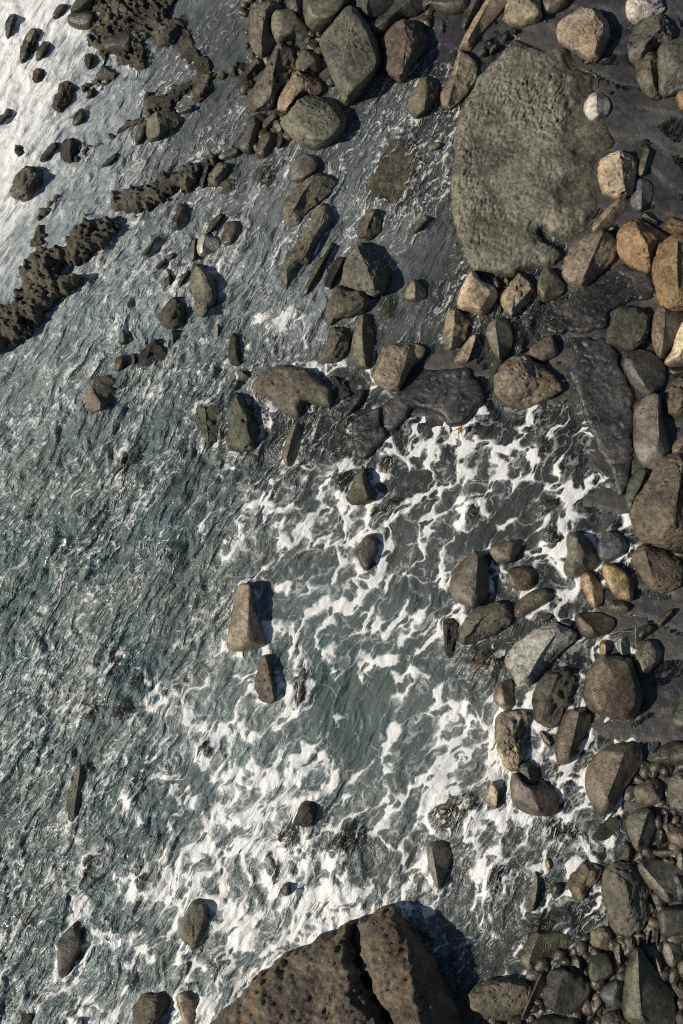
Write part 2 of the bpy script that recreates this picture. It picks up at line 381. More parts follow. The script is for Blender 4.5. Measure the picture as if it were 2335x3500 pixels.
ROCKS = """A dk p 45;90,90 115,130 100,180 75,240 50,265 30,220 35,170 60,110;;small dark leaning rock nearest the top left corner, ringed by white surf
A ol h 50;190,200 270,185 265,260 240,320 160,440 125,400 130,330 160,260;235,200 150,410;long honeycombed grey rock standing in white surf near the top left corner
A dk s 45;300,270 345,290 320,360 260,415 235,400 250,340;;dark wedge rock just right of the honeycombed rock in the white surf
A dk s 20;400,30 450,25 445,55 380,110 350,125 365,70;;low dark green rock awash in the surf at the top left edge
A dk s 90;530,-40 640,-40 615,70 560,90 480,100 465,85;;tall black faced rock cut by the top edge left of the reef
A ol s 60;480,95 600,75 625,80 635,160 600,195 520,188 460,160 452,120;490,110 610,95;rounded olive rock in front of the tall black faced rock at the top
A br r 25;225,465 290,460 300,500 270,550 225,565 210,530;;small brown rock half buried in the white surf on the upper left
A br r 60;400,560 460,545 490,570 492,640 450,690 400,750 345,720 335,680 380,620;430,560 420,640 370,720;brown furrowed rock with a grooved back at the edge of the white surf
A dk s 50;550,725 582,760 575,800 520,850 490,840 485,800 520,750;;dark almond shaped rock below and right of the brown furrowed rock
A ol r 30;-40,820 0,780 60,720 82,740 80,780 10,832 -40,850;;rough rock cut by the left edge among the upper surf
A dk r 20;100,970 150,980 162,1020 120,1052 90,1020;;tiny dark rough rock alone in foam above the big round porous boulder
A dk r 40;270,1040 330,980 380,950 400,970 360,1040 300,1085 268,1080;;dark tilted block left of the jagged reef clump on the upper left
A dk r 35;420,960 450,920 520,930 542,990 500,1050 480,1100 420,1070 400,1020;;jagged dark reef clump at the lower end of the thin diagonal reef strip
A gr h 85;70,1270 130,1150 200,1110 260,1120 282,1180 270,1240 200,1325 150,1345 75,1305;190,1130 245,1170 160,1290;big rounded porous grey boulder by the left edge in the white surf
A dk s 45;740,230 820,205 905,205 920,225 880,330 860,360 730,355 690,310;;black lump of rock in the middle of the upper reef
A dk r 45;1060,190 1190,140 1212,220 1150,292 1060,295;;dark hooked rock at the right end of the upper reef
A dk r 30;930,320 980,310 992,380 940,442 910,430;;small dark rock at the lower tip of the upper reef
A dk r 30;570,370 620,355 632,400 595,472 570,430;;small dark kidney shaped rock left of the upper reef
A rd r 50;1340,530 1420,545 1442,570 1370,650 1330,692 1285,660 1290,590;;reddish brown rounded rock beside the diagonal ledge on the upper left
A gr s 25;1220,715 1290,700 1302,735 1270,762 1190,772;;pale smooth pebble below the reddish brown rock
A ol p 80;1040,750 1150,725 1172,770 1200,800 1180,850 1100,890 1060,932 1000,942 975,880 990,810;1050,755 1075,860 1060,920;angular two faced boulder with pitted bright left face, upper left quarter
A dk s 50;990,805 1000,800 975,870 985,930 905,997 905,900 940,840;;thin black slab leaning on the angular two faced boulder
A dk s 20;965,640 1000,608 1012,640 970,662;;small black stone above the angular two faced boulder
A dk r 25;780,1020 792,1050 750,1112 670,1122 715,1080;;small black pointed rock in the rippled water left of centre top
A dk r 25;590,600 642,590 630,652 578,667;;little dark rock below the upper reef, next to streaky foam
A ol s 40;1450,1060 1500,1020 1560,990 1610,1000 1590,1060 1480,1085;;low olive rock above the pitted one beside the middle ledge
A ol p 45;1460,1090 1530,1090 1545,1140 1510,1200 1470,1240 1400,1260 1380,1210 1400,1150;;olive rock with round pits at the upper end of the long ledge
A dk s 35;1380,1080 1440,1080 1400,1150 1372,1280 1335,1240 1345,1150;;dark curved slab left of the olive rock with round pits
A ol r 20;1480,1220 1568,1180 1600,1220 1560,1290 1485,1300;;low wet rock lit gold below the olive rock with round pits
D dk s 50;1195,-10 1225,-5 1250,40 1275,90 1230,150 1165,165 1150,110 1180,70;1225,20 1180,120;dark cone rock with lit left base standing below the long ledge
D ol p 55;1440,80 1490,55 1502,80 1470,150 1420,190 1375,202 1395,130;;upright pitted stone leaning over the white lit rock
D rd s 25;1510,120 1568,100 1630,110 1640,200 1620,270 1470,290 1490,200;;low dark brown rock awash right of the white lit rock
D wh s 65;1330,230 1370,195 1440,195 1472,240 1465,290 1340,350 1320,310 1315,260;1375,205 1350,330;smooth rock with a bright white left face, left of centre
D gr s 45;1300,225 1330,235 1312,280 1328,350 1290,392 1272,350 1280,270;;slim curved grey rock touching the left side of the white lit rock
D ol p 60;1310,375 1345,400 1390,450 1430,480 1470,580 1450,650 1400,700 1360,755 1320,720 1310,650 1270,540 1265,470 1290,420;1320,390 1400,500 1430,620 1370,740;long diamond shaped rock pocked all over, left of centre
D gr r 40;1260,430 1278,440 1250,530 1200,575 1168,560 1180,510;;pale blade of rock left of the long diamond shaped rock
D gr r 30;1115,430 1150,430 1167,470 1135,542 1110,500;;small pale upright rock left of the pale blade
D dk s 30;1120,340 1170,320 1182,345 1140,382 1115,370;;small dark oval stone above the small pale upright rock
D dk r 30;1060,400 1110,350 1117,400 1070,440 1028,442;;small black wedge left of the small dark oval stone
D ol r 40;1030,215 1052,230 1012,290 960,372 953,310;1040,225 965,350;thin blade of rock with a lit left side in the left channel
D dk r 55;1100,700 1130,640 1180,610 1230,670 1257,740 1220,790 1130,832 1075,790 1045,740;;lumpy dark rock left of the foot of the long diamond shaped rock
D gr s 30;1150,850 1165,838 1202,850 1187,912 1160,947 1143,880;1155,845 1160,940;sliver of stone with a white left edge below the lumpy dark rock
D tn s 22;1450,800 1470,810 1482,860 1450,902 1438,850;;tiny tan stone in the swirl below the long diamond shaped rock
D gn s 35;800,840 830,835 872,900 830,947 793,930;;small green pointed stone uppermost of the left channel cluster
D br s 35;780,1020 830,1010 862,1060 800,1122 763,1100;;small brown rounded stone below the green pointed one
D dk s 25;880,990 922,1020 912,1070 890,1087;;black sliver between the brown rounded stone and the dark rough block
D dk r 55;1040,900 1090,940 1147,990 1060,1060 1010,1080 930,1070 932,1000 1000,940;1030,910 970,1050;dark rough block with a pale left face in the left channel cluster
D gr p 100;600,1200 640,1150 740,1140 782,1220 740,1320 690,1380 620,1397 568,1350 578,1260;605,1210 650,1290 690,1350;large boulder with a speckled pale flank alone in the left channel
D gn r 30;1290,1350 1330,1330 1440,1330 1470,1400 1480,1568 1400,1650 1360,1560 1310,1500;1370,1340 1400,1600;grooved green rock, left one of the awash pair left of centre
D gn h 50;1520,1560 1525,1450 1570,1250 1620,1290 1700,1400 1745,1530 1700,1640 1600,1660 1530,1640;1575,1270 1640,1400 1680,1600;weed netted honeycomb rock, right one of the awash pair left of centre
D ol r 18;1330,1080 1400,1000 1432,1060 1372,1142 1310,1150;;low gold lit rock awash above the grooved green rock
E dk r 40;-25,860 10,845 40,900 72,980 40,1070 0,1082 -50,1050;;dark ragged rock beside the smooth blue pool left of centre
E gr r 25;12,1100 90,1090 112,1160 60,1182 20,1160;;small foamy grey rock right below the dark ragged rock
B ol p 120;90,90 140,30 260,8 322,50 300,90 255,140 265,220 290,280 200,377 150,362 98,270 93,180;235,25 185,100 180,350;tall rock at the left end of the top heap, pitted brown left face
B ol s 115;290,80 400,62 440,130 480,160 502,230 470,262 400,250 300,312 253,230 255,130;c 300,90 400,75 435,150 370,235 305,235 275,150;squarish olive rock with a flat top, second from the left in the top heap
B dk s 90;350,-60 480,-60 460,110 420,122 348,60;;narrow dark rock wedged at the top edge behind the squarish one
B ol s 120;480,-40 760,-40 772,20 665,150 600,192 540,202 470,152 458,100;c 500,-20 740,-20 700,60 640,110 560,110 490,80;big smooth slab backed rock at the top edge, left of the diamond slab
B gr p 110;770,15 830,80 900,170 950,300 985,430 920,500 840,600 770,665 740,675 710,630 680,540 640,440 563,280 620,220 700,120;c 772,45 830,110 935,310 960,430 748,640 665,440 595,285;huge flat diamond shaped slab in the top heap
B dk s 110;850,-50 1090,-50 1050,80 920,157 850,100 818,50;900,-20 885,100;dark rock with a lit crease cut by the top edge right of the diamond slab
B dk s 100;1080,-20 1310,-20 1240,100 1100,130 1040,222 950,242 900,205 898,170 1000,110 1060,60;1180,0 1080,90 940,200;dark club shaped rock pointing down left beside the diamond slab
B rd h 120;1130,110 1200,130 1260,180 1292,260 1270,330 1200,420 1150,510 1110,542 1010,460 1008,350 988,260 1080,170;1140,125 1190,240 1190,350 1110,510;rough cavernous boulder with a rusty patch right of the diamond slab
B dk s 80;1270,-50 1600,-50 1568,60 1480,92 1400,90 1310,50 1250,85;;dark wide rock in shade at the top edge
B bl r 12;1340,130 1400,110 1452,150 1440,222 1370,252 1333,200;;round rippled wet stone in the shaded pool below the top edge
B ol h 125;300,290 330,300 420,340 410,420 380,480 330,560 300,620 260,722 190,722 110,742 68,700 90,640 210,480 240,390;305,300 255,480 245,700;long leaning boulder with honeycomb left flank and black right side in the heap
B ol s 70;480,320 560,370 592,420 570,482 450,497 413,450 430,380;480,330 545,400 455,490;small olive rock wedged between the long leaning boulder and the diamond slab
B tn p 90;430,485 480,500 570,540 592,590 540,642 440,652 400,682 360,752 298,730 308,650 370,520;435,490 475,530 455,610 355,720;tan fist shaped rock above the big round boulder of the heap
B gr p 115;450,650 530,645 640,680 700,720 742,790 730,850 640,960 550,982 460,950 380,900 330,860 313,820 400,740;c 455,665 530,660 640,695 715,790 650,930 545,925 420,870 350,820 410,750;big round topped boulder at the foot of the heap with rusty lower rim
B br r 50;20,550 40,470 150,380 202,410 170,470 90,560 30,582;;brown flaky rock end where the ledge meets the heap
B dk s 60;90,800 150,770 182,830 170,900 130,1022 60,1022 8,970 80,890;;dark green angular rock at the lower left foot of the heap
B ol s 45;210,790 290,750 312,800 240,860 200,882 183,850;;small olive stone under the long leaning boulder, brown top
B ol s 45;250,820 310,790 352,840 330,922 270,892;;small smooth stone touching the left point of the big round topped boulder
B ol s 50;190,900 260,880 292,930 250,1000 200,1062 143,1040 160,950;;curved olive stone with a bright lower tip at the foot of the heap
B dk s 30;275,940 335,910 350,960 290,1012;;tiny dark stone below the smooth stone at the heap's foot
B gr s 60;500,1018 545,1060 572,1110 540,1170 450,1222 373,1210 385,1130 430,1070;c 500,1030 540,1070 560,1110 530,1150 460,1190 425,1150 435,1080;three faced grey rock shining on its left below the heap
B ol p 70;580,1145 620,1180 682,1220 650,1290 500,1400 430,1500 370,1502 318,1450 318,1390 400,1280 500,1190;570,1160 480,1260 390,1350 380,1440;long rounded log like boulder below the three faced grey rock
B ol s -5;150,1150 250,1090 292,1140 250,1260 180,1302 123,1230;;olive rock just under the water left of the three faced grey rock
B ol p 75;1270,490 1330,520 1367,580 1350,660 1290,740 1215,797 1163,720 1175,650 1220,580;1275,500 1300,600 1275,740;leaf shaped boulder standing in rippled water right of the diamond slab
C tn p 95;75,330 160,370 202,430 170,540 90,650 10,722 -40,702 -52,640 -10,530 55,390;80,345 60,500 -15,690;long brown boulder below the beam rock with a sunlit left side
B gr s 18;1305,965 1360,950 1402,970 1350,1012 1298,1012;;single pale pebble in the thin water between the two flat slabs
B dk r 10;800,775 820,762 822,820 790,832;;tiny dark fin of rock right of the big round topped boulder
C dk s 70;130,-40 240,-40 190,90 100,212 73,170 100,90;;dark rock in shade left of the beam rock
C tn s 100;270,-40 420,-40 350,70 280,150 190,250 140,345 75,342 73,310 130,200;285,-20 170,190 95,330;long straight beam of rock with a bright left edge at the top
C tn p 100;400,-50 600,-50 622,110 600,142 500,172 440,162 356,112 370,80;c 460,-40 590,-40 610,100 570,110 460,50;blocky tan rock with a three sided end at the top edge
C ol s 60;640,-40 850,-40 760,60 660,107 623,80;;smooth olive oval rock at the top edge beside the blocky tan rock
C tn p 120;960,42 1010,80 1057,150 1062,230 1040,342 1000,387 930,392 860,350 740,267 728,200 760,120 850,68;c 970,60 1030,130 1040,240 1000,360 890,255 930,160;big tan boulder with a sharp dark right facet, above the large flat slab
C wh p 90;1180,-40 1420,-40 1442,60 1380,102 1240,152 1193,90;;pale crusted boulder cut by the top edge at the upper right
C gr h 120;1400,100 1470,130 1512,200 1500,290 1380,320 1340,362 1270,412 1213,390 1203,290 1240,200 1310,130;;deeply pitted grey boulder under the pale crusted one
C gr p 95;1390,310 1480,270 1568,260 1660,290 1660,590 1568,600 1440,652 1400,600;c 1420,330 1490,300 1640,310 1640,560 1560,570 1450,600;broad grey slab sided boulder at the upper right edge
C ol p 105;1300,340 1370,322 1430,400 1442,500 1400,580 1432,650 1338,657 1260,540 1248,430;;egg shaped grey boulder leaning against the broad grey one
C or s 60;1518,640 1568,588 1640,600 1640,720 1538,737;;tan stone peeking in from the right edge below the broad grey boulder
C wh s 60;990,613 1050,640 1082,700 1060,770 970,817 920,790 898,720 920,660;990,640 1000,760;white round stone with a fine crack alone on the dark wet shelf
C dk s 14;1060,625 1090,600 1100,625 1075,645;;tiny flake right beside the white round stone
C cr h 100;1150,998 1250,1060 1262,1160 1230,1280 1190,1312 1110,1322 1020,1290 1003,1110 1060,1050;1150,1005 1168,1100 1180,1300;cream boulder with a honeycombed lower corner right of the large flat slab
C ol s 50;1320,968 1360,1000 1372,1060 1320,1180 1260,1192 1263,1120;;slender olive stone right of the cream boulder
C bl s 60;1270,1203 1340,1210 1367,1270 1340,1370 1280,1427 1213,1380 1225,1290;1290,1215 1290,1400;blue grey two toned smooth stone below the slender olive stone
C tn s 60;1110,1350 1190,1310 1217,1340 1190,1410 1120,1480 1050,1530 970,1567 953,1500;1150,1340 975,1540;long tan stone slanting from the cream boulder to the flat slab
C dk s 30;365,225 405,230 412,262 380,285 345,268;;round wet pebble, second from the top of the row beside the beam rock
C dk s 22;425,205 452,192 465,215 445,238 424,228;;smallest topmost wet pebble of the row beside the beam rock
C dk s 30;195,345 235,322 268,340 262,372 225,392 188,380;;lowest left wet pebble of the row beside the beam rock
C dk s 30;290,305 322,292 332,330 300,362 268,372 272,335;;long wet pebble right of the lowest one in the row by the beam rock
C dk s 20;255,285 278,275 298,288 285,308 258,305;;tiny wet pebble in the middle of the row beside the beam rock
C gr s 16;622,130 645,122 664,145 645,162 625,150;;tiny grey pebble under the smooth olive oval at the top
E ol p 75;580,-5 625,10 662,110 640,160 570,230 510,370 490,390 440,400 380,500 345,567 313,460 330,380 380,320 460,200 510,110;600,5 620,110 540,200 490,330 360,400;long pale flanked boulder running down left near the centre top
E ol s 55;665,248 672,300 600,450 560,520 500,602 463,612 475,560 540,420 620,320;660,265 590,390 480,585;slim blade boulder with one round hole below the long pale flanked one
E dk r 50;700,350 752,338 740,400 720,480 650,572 608,560 613,480 660,400;;narrow dark rough rock between the slim blade and the three sided boulder
E gr h 105;840,258 900,270 960,320 1042,410 1042,500 1000,592 920,602 860,580 738,540 728,470 745,380 820,268;828,268 865,350 925,460 942,595;three sided boulder with a wide pockmarked pale face, upper centre
E br p 35;920,28 960,30 992,80 980,180 900,232 830,222 818,160 860,90;940,45 900,120 880,200;brown rock awash above the three sided boulder
E ol r 85;680,533 740,570 850,570 892,640 870,720 760,742 690,762 625,812 608,740 640,640;c 690,550 740,585 850,590 860,680 760,715 690,720 670,640;boulder with a cut bright left face below the three sided boulder
E ol r 55;640,813 720,810 782,880 782,960 700,1052 620,1052 558,1042 620,960;;crusty rock with foam banked on its left, below the cut faced boulder
E ol p 60;850,748 910,750 932,830 932,1020 900,1092 830,1082 788,1000 788,900 820,830;860,760 850,900 880,1070;upright kidney shaped boulder right of the crusty rock
E tn p 90;1080,928 1180,940 1277,950 1260,1020 1180,1100 1120,1232 1060,1232 950,1190 938,1130 970,1010 1000,960;c 1080,940 1165,950 1140,1080 1100,1210 1055,1215 965,1180 985,1010;tan speckled box shaped boulder with a black right side, near the centre
E dk r 20;640,1150 690,1143 740,1190 792,1280 700,1302 680,1230;;weed covered dark rock right of the wide pitted plate
E dk s 22;820,1243 892,1245 870,1330 760,1417 743,1410;;smooth dark tongue of rock between foam and the dark slab
H tn s 35;410,98 447,110 460,200 420,330 385,378 348,370 328,310 345,230 380,150;415,105 375,210 348,350;thin slat of rock with a bright left edge above the foam, left of centre
E ol s 45;1138,600 1150,560 1220,488 1282,560 1287,620 1210,647 1138,632;1215,510 1215,620;small round backed cone alone in the dark channel left of the flat slab
E ol s -3;980,640 1060,600 1102,680 1080,800 1000,792 968,720;;olive rock just under the water right of the cut faced boulder
E ol s 25;1188,180 1210,120 1290,68 1317,90 1300,130 1210,202;;small olive slanting stone in the channel above the small cone
F cr s 80;150,448 180,460 220,520 300,540 322,600 290,680 210,742 160,702 90,702 48,660 100,540;c 155,460 210,530 290,550 210,700 150,680 80,660 110,550;cream saddle shaped block at the foot of the large flat slab
F tn h 80;480,453 520,500 572,560 540,640 450,722 415,757 338,660 350,600 430,500;c 480,465 515,505 545,560 420,710 360,650 370,600 440,510;block pierced with big honeycomb holes next to the cream saddle block
F ol s 75;680,423 740,470 782,540 760,600 640,652 600,620 593,520 630,450;c 680,435 725,480 640,600 610,600 605,520 635,460;smooth olive stone with a rounded top right of the honeycomb block
F tn p 110;970,200 1040,163 1112,210 1122,300 1070,400 980,480 900,547 800,522 743,480 760,420 830,260 900,220;1035,175 985,300 925,410 890,535;large brown boulder with a black right side under the flat slab's corner
F or p 100;1180,100 1260,88 1330,120 1390,180 1480,200 1420,290 1370,350 1350,447 1230,392 1140,322 1123,200;;rounded orange brown boulder with two round holes at the right
F dk s 60;1290,60 1360,43 1402,90 1410,150 1330,120 1280,90;;dark mottled stone behind the rounded orange brown boulder
F or r 60;1420,160 1500,83 1568,110 1650,150 1600,190 1500,202;;reddish orange stone at the right edge above the orange giant
F or p 150;1568,163 1510,200 1500,230 1380,310 1348,400 1370,500 1410,650 1450,697 1530,692 1750,650 1750,200;1540,200 1500,400 1540,650;huge orange boulder cut by the right edge
F br s 80;1400,698 1460,700 1568,720 1620,800 1568,870 1500,960 1420,1047 1380,970 1353,860 1370,770;1450,705 1440,850 1430,1000;smooth brown boulder with an amber left rim under the huge orange one
F cr s 110;1568,780 1510,850 1490,980 1443,1040 1450,1082 1568,1052 1680,1000 1680,720;;cream white boulder with a mossy speckle cut by the right edge
F dk s 50;1470,1090 1568,1080 1620,1120 1568,1152 1500,1167 1463,1120;;dark small stone tucked under the cream white boulder
F dk s 90;1160,1050 1240,978 1330,980 1400,1020 1452,1100 1430,1220 1340,1282 1290,1252 1200,1172;1200,1040 1260,1120 1340,1250;smooth black boulder with an orange lower left edge
F gn r 75;1120,690 1220,670 1290,653 1342,690 1330,850 1290,910 1220,992 1058,912 1070,830;c 1130,705 1220,685 1290,668 1325,700 1315,840 1275,900 1215,955 1080,890 1090,830;flat topped rough greenish boulder on the wet shelf
F br h 90;1440,1300 1480,1200 1568,1120 1660,1180 1620,1400 1520,1432 1450,1382;;dark brown hollowed boulder at the right edge below the cream one
F gr s 90;1245,1350 1330,1290 1425,1263 1430,1400 1450,1500 1482,1640 1450,1700 1370,1772 1290,1722 1240,1620 1233,1450;1400,1280 1390,1480 1420,1640;tall smooth grey green boulder standing at the right above the foam
F tn p 75;-30,790 0,700 50,688 130,770 132,860 60,950 0,972 -35,950 -42,850;40,695 40,850 10,955;smooth tan upright stone with small pits left of the flat boulders' gap
F tn s 55;180,858 197,880 170,980 130,1062 60,1072 28,1050 100,930;185,870 130,1040;small tan ribbed stone lying below the smooth tan upright one
F ol s 75;310,758 400,770 432,900 400,1010 340,1067 280,950 240,850;305,770 330,920 345,1050;upright dark boulder with a sharp ridge between light and shade
F ol s 60;690,858 712,920 732,990 700,1022 610,1057 528,1010 550,950;c 690,870 715,990 610,1030 545,1000 560,955;flat faced olive wedge above the big porous cube
F dk s 25;470,958 512,965 500,1002 453,1002;;little dark stone left of the flat faced olive wedge
F tn h 120;470,1008 600,1070 720,1160 752,1230 680,1290 590,1322 500,1357 420,1342 330,1270 318,1180 370,1070;c 480,1020 575,1150 530,1200 490,1240 350,1240 340,1180 390,1080;big porous tan cube with a shaded right face above the foam
F gr s 20;368,490 405,488 408,530 370,522;;grey pebble between the cream saddle block and the honeycomb block
F dk s 20;582,650 605,638 622,658 600,672;;tiny pebble under the smooth olive stone with a rounded top
F bl s 8;508,720 540,695 570,710 560,742 520,748;;flat wet pebble on the dark shelf right of the honeycomb block
F dk s 25;328,680 350,675 365,700 360,728 330,722;;dark pebble between the cream saddle block and the honeycomb block's foot
F dk s 40;280,530 310,473 362,530 350,572 300,575;;dark stone behind the cream saddle block
F tn s 30;1070,160 1100,145 1122,160 1100,182 1075,182;;small tan stone between the long tan stone and the orange brown boulder
I br h 150;1568,290 1440,340 1380,390 1350,460 1270,600 1233,690 1255,800 1300,870 1450,902 1568,922 1720,900 1780,600 1720,300;1568,360 1530,500 1480,640 1530,820;giant dark brown boulder riddled with pits at the right edge
I gn s 55;1300,393 1380,400 1330,490 1260,600 1232,700 1180,640 1188,520 1220,430;;flat green smooth rock tucked left of the giant pitted boulder
I br s 60;1480,270 1510,220 1568,140 1650,200 1620,300 1480,312;;brown rounded stone above the giant pitted boulder at the edge
I bl s 30;1000,880 1080,803 1150,850 1192,900 1180,960 1100,1012 1010,1012 998,940;c 1020,890 1080,825 1145,865 1170,950 1100,990 1015,990;flat grey wet pentagon stone among foam at the right
I ol s 75;790,830 860,818 930,860 990,950 1002,1010 940,1080 830,1132 778,1100 768,1040 800,960 788,890;850,835 900,940 900,1020 800,1100;glistening humped olive boulder left of the grey pentagon stone
I br p 85;1290,910 1350,908 1480,970 1542,1020 1552,1100 1540,1170 1430,1222 1340,1182 1290,1120 1220,1050 1213,960;1310,920 1330,1010 1370,1150;double humped brown boulder below the giant pitted one
I gd s 60;890,1100 930,1078 980,1120 1032,1200 1032,1290 970,1332 930,1270 878,1160;930,1085 970,1200 975,1310;small golden brown split stone with a black right side
I gd s 60;1040,1040 1100,1038 1200,1090 1242,1150 1230,1262 1200,1282 1110,1250 1060,1160 1033,1100;c 1050,1050 1100,1050 1195,1105 1215,1250 1190,1265 1120,1240 1070,1150;brightest golden wet stone right of the golden brown split one
I ol s 40;1090,1270 1160,1280 1222,1290 1217,1350 1160,1372 1058,1342;;little block shaped wet stone below the brightest golden one
I br s 50;850,1370 930,1363 1060,1370 1112,1420 1080,1490 1000,1532 890,1522 850,1430;880,1390 960,1460;rounded brown wet stone left above the long twig
I ol s 85;180,958 250,970 262,1080 262,1260 200,1312 150,1332 30,1272 3,1180 60,1040;195,965 180,1120 175,1310;large smooth boulder with one hole at its left rim and black right side
I ol s 55;290,910 400,880 487,868 470,960 400,1037 310,1022 263,980;300,920 430,900 410,1010;squat smooth stone above right of the one holed boulder
I br s 25;385,1080 450,1050 540,1058 582,1110 570,1190 500,1217 420,1202;c 400,1090 450,1065 535,1075 560,1120 550,1175 500,1200 430,1190;flat wet brown stone right of the one holed boulder
I ol s 45;560,1210 650,1198 697,1240 680,1280 570,1342 480,1392 428,1390 440,1300;;long smooth dark stone with pointed left end under the flat wet brown stone
I ol p 75;330,1288 400,1293 427,1370 410,1440 300,1502 190,1542 110,1577 68,1540 78,1460 100,1400 200,1330;340,1310 200,1390 110,1460 100,1550;long rounded boulder with a pale pitted left end below the one holed boulder
I ol s -2;620,600 750,588 772,640 700,690 630,722 613,680;;olive rock just under the foam, upper of two left of the humped boulder
I gn s -4;620,800 720,778 760,850 772,900 710,942 640,912;;olive rock just under the foam, lower of two left of the humped boulder
I br s -8;600,200 680,190 702,240 640,332 558,300;;brown rock under thin foam below the big porous cube
I br s -10;100,600 200,600 202,700 140,782 93,720;;brown oval rock under clear water right of the centre foam
I gn s -8;730,380 780,350 802,390 770,425 730,415;;small green stone under the lacy foam at the right
I ol s 40;1500,962 1568,950 1620,980 1568,1002 1508,987;;small dark wet stone right of the giant pitted boulder's foot
L wh p 75;640,82 700,58 760,90 862,95 830,180 700,300 590,410 540,472 480,487 440,432 370,292 430,220 540,130;740,95 640,220 560,320 505,465;long pale boulder with a white washed left slope and black right side
L dk s 30;730,42 800,28 842,90 760,92;;dark stone behind the top of the long pale boulder
L ol s 12;600,22 690,-10 702,30 620,60;;small wet stone above the long pale boulder
L gd s 35;1008,180 1060,168 1092,230 1070,282 1008,272;;small gold lit stone above the biggest black boulder
L wh s 45;1130,160 1200,138 1222,200 1200,282 1150,284 1123,210;1145,165 1160,270;small dark stone with a white shining left side beside the twig
L gn s 25;1260,90 1370,58 1392,100 1330,150 1270,192 1253,140;;dark green flat stone right of the twig
L ol s 25;1388,42 1450,-20 1510,-42 1512,0 1440,80 1400,87;;slim olive stone on the dark shelf right of the dark green flat one
L gr s 60;1290,178 1380,178 1412,220 1432,290 1380,350 1290,447 1238,390 1238,300 1270,230;c 1350,190 1385,240 1380,320 1330,350 1310,300;shiny grey stone with a bright leaf shaped facet on the dark shelf
L br s 135;1000,288 1060,283 1220,300 1250,400 1292,520 1270,640 1200,702 1050,672 960,642 903,580 908,450 950,340;c 1060,295 1200,320 1240,450 1250,600 1180,670 1000,640 1010,560 1060,440;biggest black boulder of the lower right with a brown left flank
L ol r 75;700,358 760,348 832,380 832,450 780,620 720,742 640,742 560,690 548,600 558,500 600,430;740,370 700,500 650,600 610,690;furrowed dark boulder left of the biggest black one
L tn s 55;340,458 420,428 432,520 432,662 340,622 283,560;350,465 365,540 370,600;small wedge stone with a tan left face above the pitted column
L cr h 85;330,670 440,663 552,660 520,760 512,980 440,1062 360,1002 318,880 308,770;c 335,685 440,675 455,800 470,940 440,1040 370,990 330,870 322,770;upright column boulder, pale and pitted left, black right, in the lower foam
L dk s 70;455,1000 520,978 582,1000 612,1080 590,1140 520,1180 470,1120;;dark knob of rock on top of the reddish boulder below the pitted column
L rd s 75;430,1060 480,1080 540,1150 620,1120 690,1150 732,1220 720,1322 640,1352 500,1322 430,1262 413,1140;480,1120 560,1180 590,1280;reddish wet boulder with gleaming left side below the pitted column
L ol s 15;600,780 640,788 702,840 680,892 640,872;;small triangular stone in foam left of the wet upright stone
L br s 65;780,650 870,638 957,670 930,760 880,850 800,992 740,1002 713,940 720,760 760,700;870,655 850,760 800,960;upright wet brown stone narrowing to its foot amid blue shaded foam
L br s 90;1040,900 1130,858 1240,870 1292,910 1280,1010 1180,1150 1090,1300 1030,1347 990,1312 918,1180 918,1050 980,950;1180,900 1150,1010 1060,1230;broad smooth fawn boulder right of the foam in the lower right
L ol s 60;1360,1002 1400,900 1480,848 1568,860 1640,900 1620,1000 1480,1012;;olive mossy slope boulder at the right edge of the lower pile
L ol p 60;1250,1150 1320,1098 1400,1110 1442,1170 1430,1262 1350,1292 1270,1272 1238,1210;;round knobbly stone right of the broad fawn boulder
L gr p 75;1480,1100 1530,1058 1620,1060 1640,1300 1520,1332 1490,1300 1468,1220;;pale blotched pitted stone at the right edge of the lower pile
L ol s 70;1210,1340 1270,1308 1350,1298 1402,1400 1370,1500 1310,1590 1270,1600 1230,1540 1183,1400;1340,1310 1300,1400 1262,1560;wedge boulder with a pale ridge below the round knobbly stone
L cr s 50;240,1200 290,1108 332,1170 327,1282 290,1312 233,1230;290,1120 325,1180 320,1280;small cream wet stone left of the reddish boulder
L dk s 22;1285,610 1320,573 1342,610 1300,652;;little dark stone at the right foot of the biggest black boulder
L gn s 70;1568,490 1500,640 1478,720 1568,792 1660,720 1660,500;;green crusted rock peeking in from the right edge
L gn r -1;610,1390 680,1368 820,1388 902,1450 902,1522 760,1542 650,1482;;knobbly green rock awash in foam below the reddish boulder
L gn r 15;970,1480 1040,1378 1150,1350 1162,1400 1080,1500 1000,1522;1120,1360 1000,1490;green rock with a rusty tip awash below the broad fawn boulder
L dk s -2;750,1120 830,1108 822,1170 760,1182;;dark flat stone awash right of the dark knob
L ol s -5;680,1030 745,1035 755,1090 700,1102;;sunken olive stone in the blue shaded foam under the upright wet stone
L ol s -4;1090,780 1180,758 1202,810 1130,852 1098,820;;sunken olive stone at the foam's right end below the biggest black boulder
L gd r -2;110,330 200,248 300,248 382,330 300,422 240,412 180,402;;golden mottled rock under rippling water left of the long pale boulder
O gr s 75;1290,480 1400,458 1540,530 1640,600 1568,700 1460,767 1380,680 1290,590 1263,510;1310,520 1380,600 1450,680;smooth grey wedge boulder with a soft bright crest at the lower right
O ol h 95;1100,488 1200,488 1260,530 1330,680 1362,820 1300,930 1180,982 1100,922 1060,840 1028,690 1038,560;;big cavernous dark boulder left of the smooth grey wedge
O ol p 45;1180,338 1240,380 1252,450 1200,492 1150,470 1158,390;;small pitted stone above the big cavernous boulder
O ol s 35;1340,410 1440,383 1522,400 1502,442 1400,452;;flat spindle shaped stone above the smooth grey wedge boulder
O gr s 40;1520,410 1568,400 1620,480 1568,552 1513,530;;grey stone at the right edge beside the flat spindle shaped one
O dk s 30;1390,260 1440,248 1472,300 1450,360 1390,362 1373,310;;small round dark stone right of the pale ridged wedge boulder
